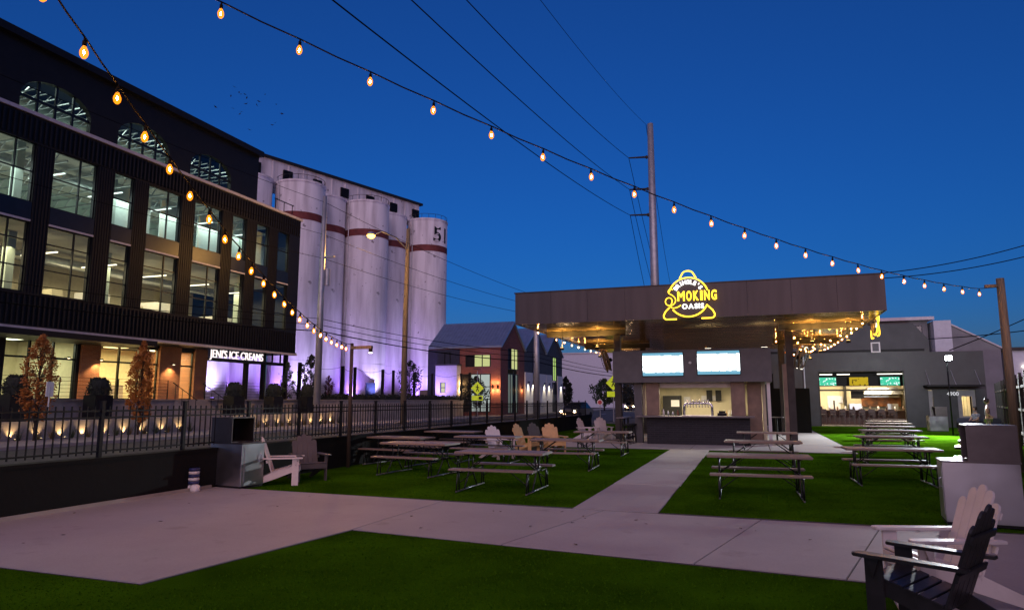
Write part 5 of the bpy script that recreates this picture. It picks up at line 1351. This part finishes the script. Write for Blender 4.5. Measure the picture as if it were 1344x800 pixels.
def lit(root, axis, t, a, b, z0, z1, n, mat, rows=1):
    w_ = MB(); r_ = MB()
    f = MB()
    if axis == 'y':
        f.box((a-.08,t-.06,z0-.08),(b+.08,t,z0)).box((a-.08,t-.06,z1),(b+.08,t,z1+.08))
        for q in range(n+1): xx = a+(b-a)*q/n; f.box((xx-.05,t-.06,z0),(xx+.05,t,z1))
        for q in range(1,rows): zz = z0+(z1-z0)*q/rows; f.box((a,t-.05,zz-.04),(b,t-.01,zz+.04))
    else:
        f.box((t,a-.08,z0-.08),(t+.06,b+.08,z0)).box((t,a-.08,z1),(t+.06,b+.08,z1+.08))
        for q in range(n+1): yy = a+(b-a)*q/n; f.box((t,yy-.05,z0),(t+.06,yy+.05,z1))
        for q in range(1,rows): zz = z0+(z1-z0)*q/rows; f.box((t+.01,a,zz-.04),(t+.05,b,zz+.04))
    f = f.build('window', M['mullion'], root)
    for q in range(n):
        u0 = a+(b-a)*q/n+.05; u1 = a+(b-a)*(q+1)/n-.05
        P_ = [(u0,t+.02,z0),(u1,t+.02,z0),(u1,t+.02,z1),(u0,t+.02,z1)] if axis == 'y' else [(t-.02,u0,z0),(t-.02,u1,z0),(t-.02,u1,z1),(t-.02,u0,z1)]
        MB().quad(*P_).build('pane', mat if (q*7+n) % 5 != 3 else M['black_plastic'], f)
lit(gb,'y',73.4,-31.3,-28.3,5.65,6.95,3,warmw); MB().box((-32.0,73.31,4.8),(-28.2,73.36,5.55)).build('dark_panel', M['navy'], gb)
lit(gb,'y',73.4,-31.9,-28.3,.5,4.7,3,coolw,3)
lit(gb,'x',GXF-.1,76.0,79.6,5.5,7.9,3,warmw); lit(gb,'x',GXF-.1,76.0,79.6,.3,4.8,4,pm('dim_glass',(.05,.06,.06),.1,emit=(.4,.5,.45),es=.25),1)
MB().box((-36.2,73.2,0),(-32.1,73.299,7.7)).build('navy_side', M['navy'], gb); lit(gb,'y',73.19,-34.0,-33.3,5.9,7.3,1,warmw)
for x in (-31.75,-27.9,-27.3):
    f = MB().box((x-.08,73.05,3.1),(x+.08,73.299,3.5)).build('wall_sconce', M['black_metal'], gb)
    lamp('POINT','sconce_up',(x,73.0,3.75),45,(1,.55,.2),f,shadow_soft_size=.08); lamp('POINT','sconce_down',(x,73.0,2.85),60,(1,.58,.22),f,shadow_soft_size=.08)
f = MB().box((GXF,80.9,3.1),(GXF+.14,81.1,3.5)).build('wall_sconce', M['black_metal'], gb); lamp('POINT','sconce_glow',(GXF+.25,81.0,3.0),60,(1,.55,.2),f,shadow_soft_size=.08)
for nm, ya, yb, lb in (('a',82.0,91.6,'dark gabled shop with white lower front next to brick house'),('b',91.6,100.4,'dark gabled shop with white lower front, end of the terrace')):
    g2 = thing('gabled_shop', lb, 'building', group='gabled shops')
    gable_house(g2,ya+.01,yb,8.2,11.0,GXF,-36.5,M['dkgrey_wall'],M['dkgrey_wall'],[],[((ya+yb)/2-1.4,(ya+yb)/2+1.4,2.6,8.0)])
    MB().box((GXF+.001,ya+.1,0),(GXF+.12,(ya+yb)/2-1.5,5.3)).build('white_front', M['white'], g2); MB().box((GXF+.001,(ya+yb)/2+1.5,0),(GXF+.12,yb-.1,5.3)).build('white_front', M['white'], g2)
    lit(g2,'x',GXF-.1,(ya+yb)/2-1.3,(ya+yb)/2+1.3,4.6,7.9,3,em('green_lit',(.5,.75,.2),.9) if nm == 'b' else M['black_plastic'])
    lit(g2,'x',GXF-.1,(ya+yb)/2-1.3,(ya+yb)/2+1.3,.3,4.3,2,M['black_plastic'])
    for y in (ya+1.2,ya+3.2,yb-1.2):
        f = MB().box((GXF+.12,y-.1,4.0),(GXF+.35,y+.1,4.12)).build('wall_lamp', M['black_metal'], g2); lamp('SPOT','wall_beam',(GXF+.30,y,3.98),450,(1,.86,.6),f,target=(GXF+.1,y,0),spot_size=R(80),spot_blend=.7,shadow_soft_size=.06)
lb_ = thing('low_block', 'white flat-roofed low block lit violet at the silo corner', 'building')
m_ = MB(); wall_holes(m_,'y',72.0,72.3,-34.6,-31.9,0,5.75,[(-34.0,-33.3,2.6,3.8)]); m_.box((-32.2,72.301,0),(-31.9,73.19,5.75)); m_.build('wall', M['lilac'], lb_)
MB().box((-34.7,71.9,5.751),(-31.8,73.19,5.9)).build('parapet', M['dkgrey_wall'], lb_); lit(lb_,'y',72.1,-33.95,-33.35,2.65,3.75,1,em('cream_lit',(.8,.78,.55),.8),2)
u = thing('silo_uplight', 'violet floodlight aimed up at the low white block', 'floodlight', (-34.2,70.6,TZ), 0, 'violet lights at the silos')
MB().cbox((0,0,.15),(.4,.3,.3)).build('housing', M['black_metal'], u); MB().cbox((0,0,.306),(.32,.22,.01)).build('lens', em('violet_lens',(.4,.25,1),10), u)
lamp('SPOT','violet_beam',(0,0,.35),1300,(.38,.22,1),u,target=(0.8,1.4,3.2),spot_size=R(140),spot_blend=.9,shadow_soft_size=.2)
# far warehouse and trees at the end of the street
fw = thing('far_warehouse', 'large windowless pale warehouse at the far end of the street', 'building')
MB().box((-48,165,0),(-20.5,200,13.2)).build('wall', M['lilac'], fw); MB().box((-20.499,165.5,0),(-14.5,200,13.0)).build('annex', M['grey_wall'], fw); MB().box((-48.2,164.8,13.201),(-20.3,200,13.5)).build('roof', M['ledge'], fw)
for k, (x, y, h, rx, mt, lb) in enumerate(((-24.2,118,5.2,2.6,'leaf_green','round green street tree before the far warehouse'),(-19.5,118,6.0,2.8,'leaf_dark','dark street tree before the far warehouse annex'),(-29.5,112,5.5,1.4,'leaf_dark','thin dark street tree at the last gabled shop'),(-21.6,126,4.6,1.4,'leaf_gold','yellowing street tree between two rounder far trees'))):
    tree('street_tree', lb, (x,y,0), h, rx, M[mt], 1500, .25, .42, group='far street trees', trunk_r=.14)
for k, (x,y) in enumerate(((-28.2,84.2),(-28.2,89.0),(-28.2,94.2))):
    tree('street_tree', ('thin street tree at the first dark gabled shop','thin street tree between the dark gabled shops','thin street tree at the last shop front')[k], (x,y,0), 4.6,1.0,M['leaf_gold'],420,.3,.2,group='shop-front trees',trunk_r=.07)
tree('street_tree','dense dark street tree before the brick house windows',(-27.6,67.4,0),4.2,1.5,M['leaf_dark'],1500,.3,.22,group='shop-front trees',trunk_r=.07)
def far_lamp(x,y,z,c,s,label):
    o = thing('street_light', label, 'street light', (x,y,0), 0, 'far street lights'); MB().tube([(0,0,0),(0,0,z),(.0,-.8,z+.2)],[.09,.06,.05],8).build('pole', M['galv'], o); MB().cbox((0,-.9,z+.16),(.34,.5,.12)).build('head', M['galv'], o); MB().cbox((0,-.95,z+.06),(.3,.42,.08)).build('lens', em('far_lens',c,s), o)
    return o
far_lamp(-20.0,112,6.4,(.9,.95,1),40,'white glowing street light before the far warehouse annex')

# ================================================================== CAR, ROAD SIGNS
def make_car():
    r = link('car', None)
    prof = [(-2.2,.35),(-2.25,.7),(-2.1,.92),(-1.2,1.0),(-.55,1.48),(1.1,1.55),(1.95,1.05),(2.2,.95),(2.25,.4)]
    Mx = Matrix(((0,0,1,0),(1,0,0,0),(0,1,0,0),(0,0,0,1)))
    MB().prism([(y,min(z,1.0)) for y,z in prof if True],-.9,.9,Mx).build('body', M['carpaint'], r, bevel=.06)
    MB().add([(-.82,-1.15,.99),(.82,-1.15,.99),(.82,1.9,1.0),(-.82,1.9,1.0),(-.66,-.5,1.52),(.66,-.5,1.52),(.66,1.15,1.56),(-.66,1.15,1.56)],[(0,3,2,1),(4,5,6,7),(0,1,5,4),(1,2,6,5),(2,3,7,6),(3,0,4,7)]).build('cabin', pm('car_glass',(.015,.018,.02),.08), r, bevel=.04)
    MB().add([(-.62,-.45,1.53),(.62,-.45,1.53),(.62,1.1,1.57),(-.62,1.1,1.57),(-.6,-.4,1.6),(.6,-.4,1.6),(.6,1.05,1.62),(-.6,1.05,1.62)],[(0,3,2,1),(4,5,6,7),(0,1,5,4),(1,2,6,5),(2,3,7,6),(3,0,4,7)]).build('roof', M['carpaint'], r, bevel=.02)
    MB().box((-.55,-2.27,.5),(.55,-2.2,.72)).build('grille', M['black_plastic'], r)
    for sx in (-1,1):
        MB().lathe([(.001,0),(.11,.0),(.11,.05)], n=14, M=Matrix.Translation((sx*.68,-2.24,.74)) @ Matrix.Rotation(R(90),4,'X')).build('headlight', em('headlamp',(1,.72,.42),40), r)
        for y in (-1.4,1.4):
            w_ = MB().lathe([(.2,-.1),(.33,-.11),(.34,0),(.33,.11),(.2,.1)], n=20, M=Matrix.Translation((sx*.82,y,.34)) @ Matrix.Rotation(R(90),4,'Y')).build('wheel', M['rubber'], r)
            MB().lathe([(.001,-.08),(.19,-.09),(.2,.09),(.001,.08)], n=14, M=Matrix.Translation((sx*.83,y,.34)) @ Matrix.Rotation(R(90),4,'Y')).build('rim', M['galv'], w_)
    MB().box((-.5,-2.275,.45),(-.2,-2.26,.56)).build('fog_lamp', em('fog',(1,.6,.3),6), r)
    return r
c0 = make_car(); c0.location = (-16.0,64.8,-.02); c0.rotation_euler[2] = R(-8); tag(c0, 'tan car with headlights on driving up the street', 'car')
hl = lamp('SPOT','headlight_beam',(0,-2.4,.7),60,(1,.7,.4),c0,target=(0,-12,0),spot_size=R(60),spot_blend=.6)
def ped_sign(name, x, y, z, s, label, rz=R(20)):
    o = thing(name, label, 'road sign', (x,y,0), rz, 'yellow pedestrian signs')
    MB().tube([(0,.03,-.02),(0,.03,z+s*1.9)],.035,8).build('pole', M['galv'], o)
    Mx = Matrix(((1,0,0,0),(0,0,-1,0),(0,1,0,0),(0,0,0,1)))
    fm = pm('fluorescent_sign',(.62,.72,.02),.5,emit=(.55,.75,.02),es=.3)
    MB().prism([(0,z-s*.72),(s*.72,z),(0,z+s*.72),(-s*.72,z)],-.005,.005,Mx).build('diamond_plate', fm, o)
    fig = MB().lathe([(.001,-.08*s),(.08*s,0),(.001,.08*s)], (0,-.012,z+.34*s), 10)
    for p, q in (((0,.25),(0,-.02)),((0,-.02),(.16,-.36)),((0,-.02),(-.14,-.36)),((0,.2),(.17,.02)),((0,.2),(-.15,.06))): fig.bar((p[0]*s,-.012,z+p[1]*s),(q[0]*s,-.012,z+q[1]*s),.09*s,.01,up=(0,1,0))
    fig.build('walking_figure', M['black_plastic'], o)
    MB().box((-s*.62,-.005,z-s*1.35),(s*.62,.005,z-s*.82)).build('arrow_plate', fm, o)
    MB().box((s*.15,-.012,z-s*1.25),(s*.5,-.006,z-s*.92)).build('arrow', M['black_plastic'], o)
    return o
sg = ped_sign('pedestrian_sign',-24.6,60.4,2.9,.86,'yellow diamond pedestrian sign before the brick gabled house')
MB().box((-.35,-.1,4.7),(.35,.5,4.74)).build('solar_panel', M['navy'], sg)
ped_sign('pedestrian_sign',-10.9,57.0,3.2,.86,'yellow pedestrian sign glimpsed between canopy post and bar pier')
rs = thing('round_sign', 'small round red and white road sign behind the stools', 'road sign', (-11.0,52.0,0)); MB().tube([(0,.03,0),(0,.03,1.9)],.03,8).build('pole', M['galv'], rs)
MB().lathe([(.22,0),(.22,.01)], n=20, M=Matrix.Translation((0,0,1.6)) @ Matrix.Rotation(R(90),4,'X')).build('plate', M['white'], rs); MB().lathe([(.16,.011),(.16,.013)], n=20, M=Matrix.Translation((0,0,1.6)) @ Matrix.Rotation(R(90),4,'X')).build('red_disc', pm('red_sign',(.5,.05,.06),.5), rs)
c1 = copy_tree(c0); c1.location = (-19.8,120,-.02); c1.rotation_euler[2] = 0; tag(c1, 'distant car with white headlights at the far junction', 'car')
ss = thing('small_sign', 'small white street marker on thin post before lit wall', 'sign', (-27.0,20.1,0)); MB().tube([(0,0,0),(0,0,2.3)],.03,6).build('post', M['galv'], ss); MB().box((-.02,-.15,1.9),(.02,.15,2.5)).build('plate', M['white'], ss)

# ================================================================== UTILITY POLES AND WIRES
lp = thing('street_lamp', 'wooden street lamp pole with glowing orange lamp before the silos', 'street lamp', (-25.0,46.5,0))
MB().tube([(.05,-.1,-.05),(0,0,7.5),(-.05,.3,15.2)],[.24,.2,.15],14).build('pole', M['wood_pole'], lp, smooth=True)
MB().tube([(-.05,.2,13.5),(.1,-2.0,14.0),(.15,-4.2,13.9),(.15,-5.2,13.45)],.05,8).build('arm', M['galv'], lp)
MB().lathe([(.05,.22),(.2,.16),(.32,0),(.30,-.04)], (.15,-5.6,13.35), 16).build('lamp_head', M['galv'], lp, smooth=True)
MB().lathe([(.27,-.041),(.28,-.12),(.18,-.24),(.001,-.28)], (.15,-5.6,13.35), 16).build('lens', em('sodium',(1,.48,.05),14), lp, smooth=True)
lamp('POINT','sodium_glow',(.15,-5.6,12.9),2000,(1,.5,.12),lp,shadow_soft_size=.25)
mp_ = thing('steel_pole', 'tall galvanised steel utility pole before the office corner', 'utility pole', (-26.2,37.2,0))
MB().tube([(0,0,-.05),(0,0,8),(0,0,15.2)],[.24,.2,.14],16).build('shaft', M['galv'], mp_, smooth=True)
MB().cyl((.3,.2,9.2),(.3,.2,10.3),.16).build('transformer', M['galv'], mp_); MB().box((-.1,-.1,11.0),(.9,.1,11.1)).build('cross_arm', M['galv'], mp_)
wp = thing('steel_pole', 'pale steel utility pole before the dark gabled shops', 'utility pole', (-17.6,56.9,0))
MB().tube([(0,0,-.05),(0,0,11.2)],[.30,.20],16).build('shaft', M['galv'], wp, smooth=True); MB().box((-.4,-.05,10.6),(.4,.05,10.7)).build('cross_arm', M['galv'], wp)
tp = thing('transmission_pole', 'very tall grey transmission pole with three arms behind the canopy', 'utility pole', (-10.1,80.0,0))
MB().tube([(0,0,-.05),(0,0,35.1)],[.62,.36],20).build('shaft', M['galv'], tp, smooth=True)
AR = [31.1,27.1,23.9]
for z in AR:
    MB().tube([(-.3,0,z-.15),(-2.7,0,z)],[.14,.09],8).build('arm', M['dark_steel'], tp)
    MB().lathe([(.10,0),(.13,.1),(.10,.2),(.13,.3),(.1,.4)], (-.55,0,z-.35), 10).build('insulator', M['dark_steel'], tp)
def wire(label, P, Q, sag, r, n=24, grp='overhead wires'):
    P, Q = Vector(P), Vector(Q)
    return tagged(MB().tube([P.lerp(Q,k/n)-Vector((0,0,sag*4*(k/n)*(1-k/n))) for k in range(n+1)], r, 5), 'power_line', M['cable'], label, 'wire', grp)
for k, (x, z, xe, ze) in enumerate(((-12.8,31.1,-18.5,17.0),(-12.8,27.1,-20.2,16.6),(-12.8,23.9,-23.5,15.5),(-10.6,35.1,-20.0,30.0))):
    lb = ('top arm','middle arm','lowest arm','pole top')[k]
    wire('long thin transmission wire passing over the yard to the transmission '+lb, (x,80,z),(x,-220,z),(16.3,14.1,13.3,20.0)[k],.03 if k < 3 else .018, 90)
    wire('transmission wire leaving the transmission '+lb+' into the distance', (x,80,z),(xe,210,ze),5.0,.035)
for k, (z, r_, lb) in enumerate(((14.8,.022,'highest wire from steel pole across the silos'),(12.6,.022,'second highest wire from steel pole across the silos'),(11.0,.022,'third wire from steel pole across the silos'),(7.0,.03,'upper of the low cables from steel pole across the silos'),(6.6,.03,'middle low cable from steel pole across the silos'),(6.2,.05,'thick lowest cable from steel pole across the silos'))):
    wire(lb+' toward gabled shops', (-26.2,37.2,z),(-17.6,56.9,(10.9,10.0,9.2,5.9,5.5,5.1)[k]),.35,r_*.75)
    wire(lb.replace('across the silos','across the office front')+' along the street', (-26.2,37.2,z),(-26.4,-6,z-.5),.6,r_*.6)
    wire(lb.replace('from steel pole across the silos','from pale steel pole')+' running down the street', (-17.6,56.9,(10.9,10.0,9.2,5.9,5.5,5.1)[k]),(-15.5,120,(10.5,10.0,9.5,7,6.6,6.2)[k]),.8,r_*.8)
for k, (P, Q, sg_, lb) in enumerate((((7.8,58,11.4),(21,58,13.4),.5,'upper faint wire beyond the tall wooden light pole'),((7.8,58,11.1),(21,58,12.5),.5,'second faint wire beyond the tall wooden light pole'),((9.8,58,6.3),(21,58,7.0),.25,'dark cable crossing behind the flood lamp'),((14.0,58,5.4),(21,58,8.6),.1,'slanting dark cable rising past the tall wooden light pole'))):
    wire(lb, P, Q, sg_, .035)
bm_ = MB().add([(-.5,0,.14),(-.2,.06,.04),(0,.16,0),(0,-.2,0),(.2,.06,.04),(.5,0,.14),(0,.0,.06),(0,0,-.05)],[(0,1,3),(1,2,6),(1,6,3),(2,4,6),(4,3,6),(4,5,3),(2,3,7)]).mesh('bird', M['black_plastic'])
random.seed(5)
for k in range(20):
    o = link('bird', bm_, None, (-55.3+random.uniform(0,5.2), 60+random.uniform(-3,3), 33.5+random.uniform(0,4.6)))
    o.rotation_euler = (random.uniform(-.5,.5),random.uniform(-.5,.5),random.uniform(0,6)); o.scale = (.55,)*3
    tag(o, 'small dark bird in the flock flying above the office roof', 'bird', 'flock of birds')

lf = MB().add([(-.035,0,.002),(0,-.02,.006),(.04,0,.004),(0,.022,.012)],[(0,1,2,3)]).mesh('fallen_leaf', pm('dead_leaf',(.06,.03,.02),.8))
for k in range(26):
    x, y = random.uniform(-5,2.2), random.uniform(7.9,10.8)
    if k > 17: x, y = random.uniform(-10,-6), random.uniform(6,11)
    o = link('fallen_leaf', lf, None, (x,y,.018)); o.rotation_euler[2] = random.uniform(0,6); o.scale = (random.uniform(.6,1.3),)*3
    tag(o, 'small dry brown leaf lying on the concrete paving', 'leaf', 'fallen leaves on the paving')
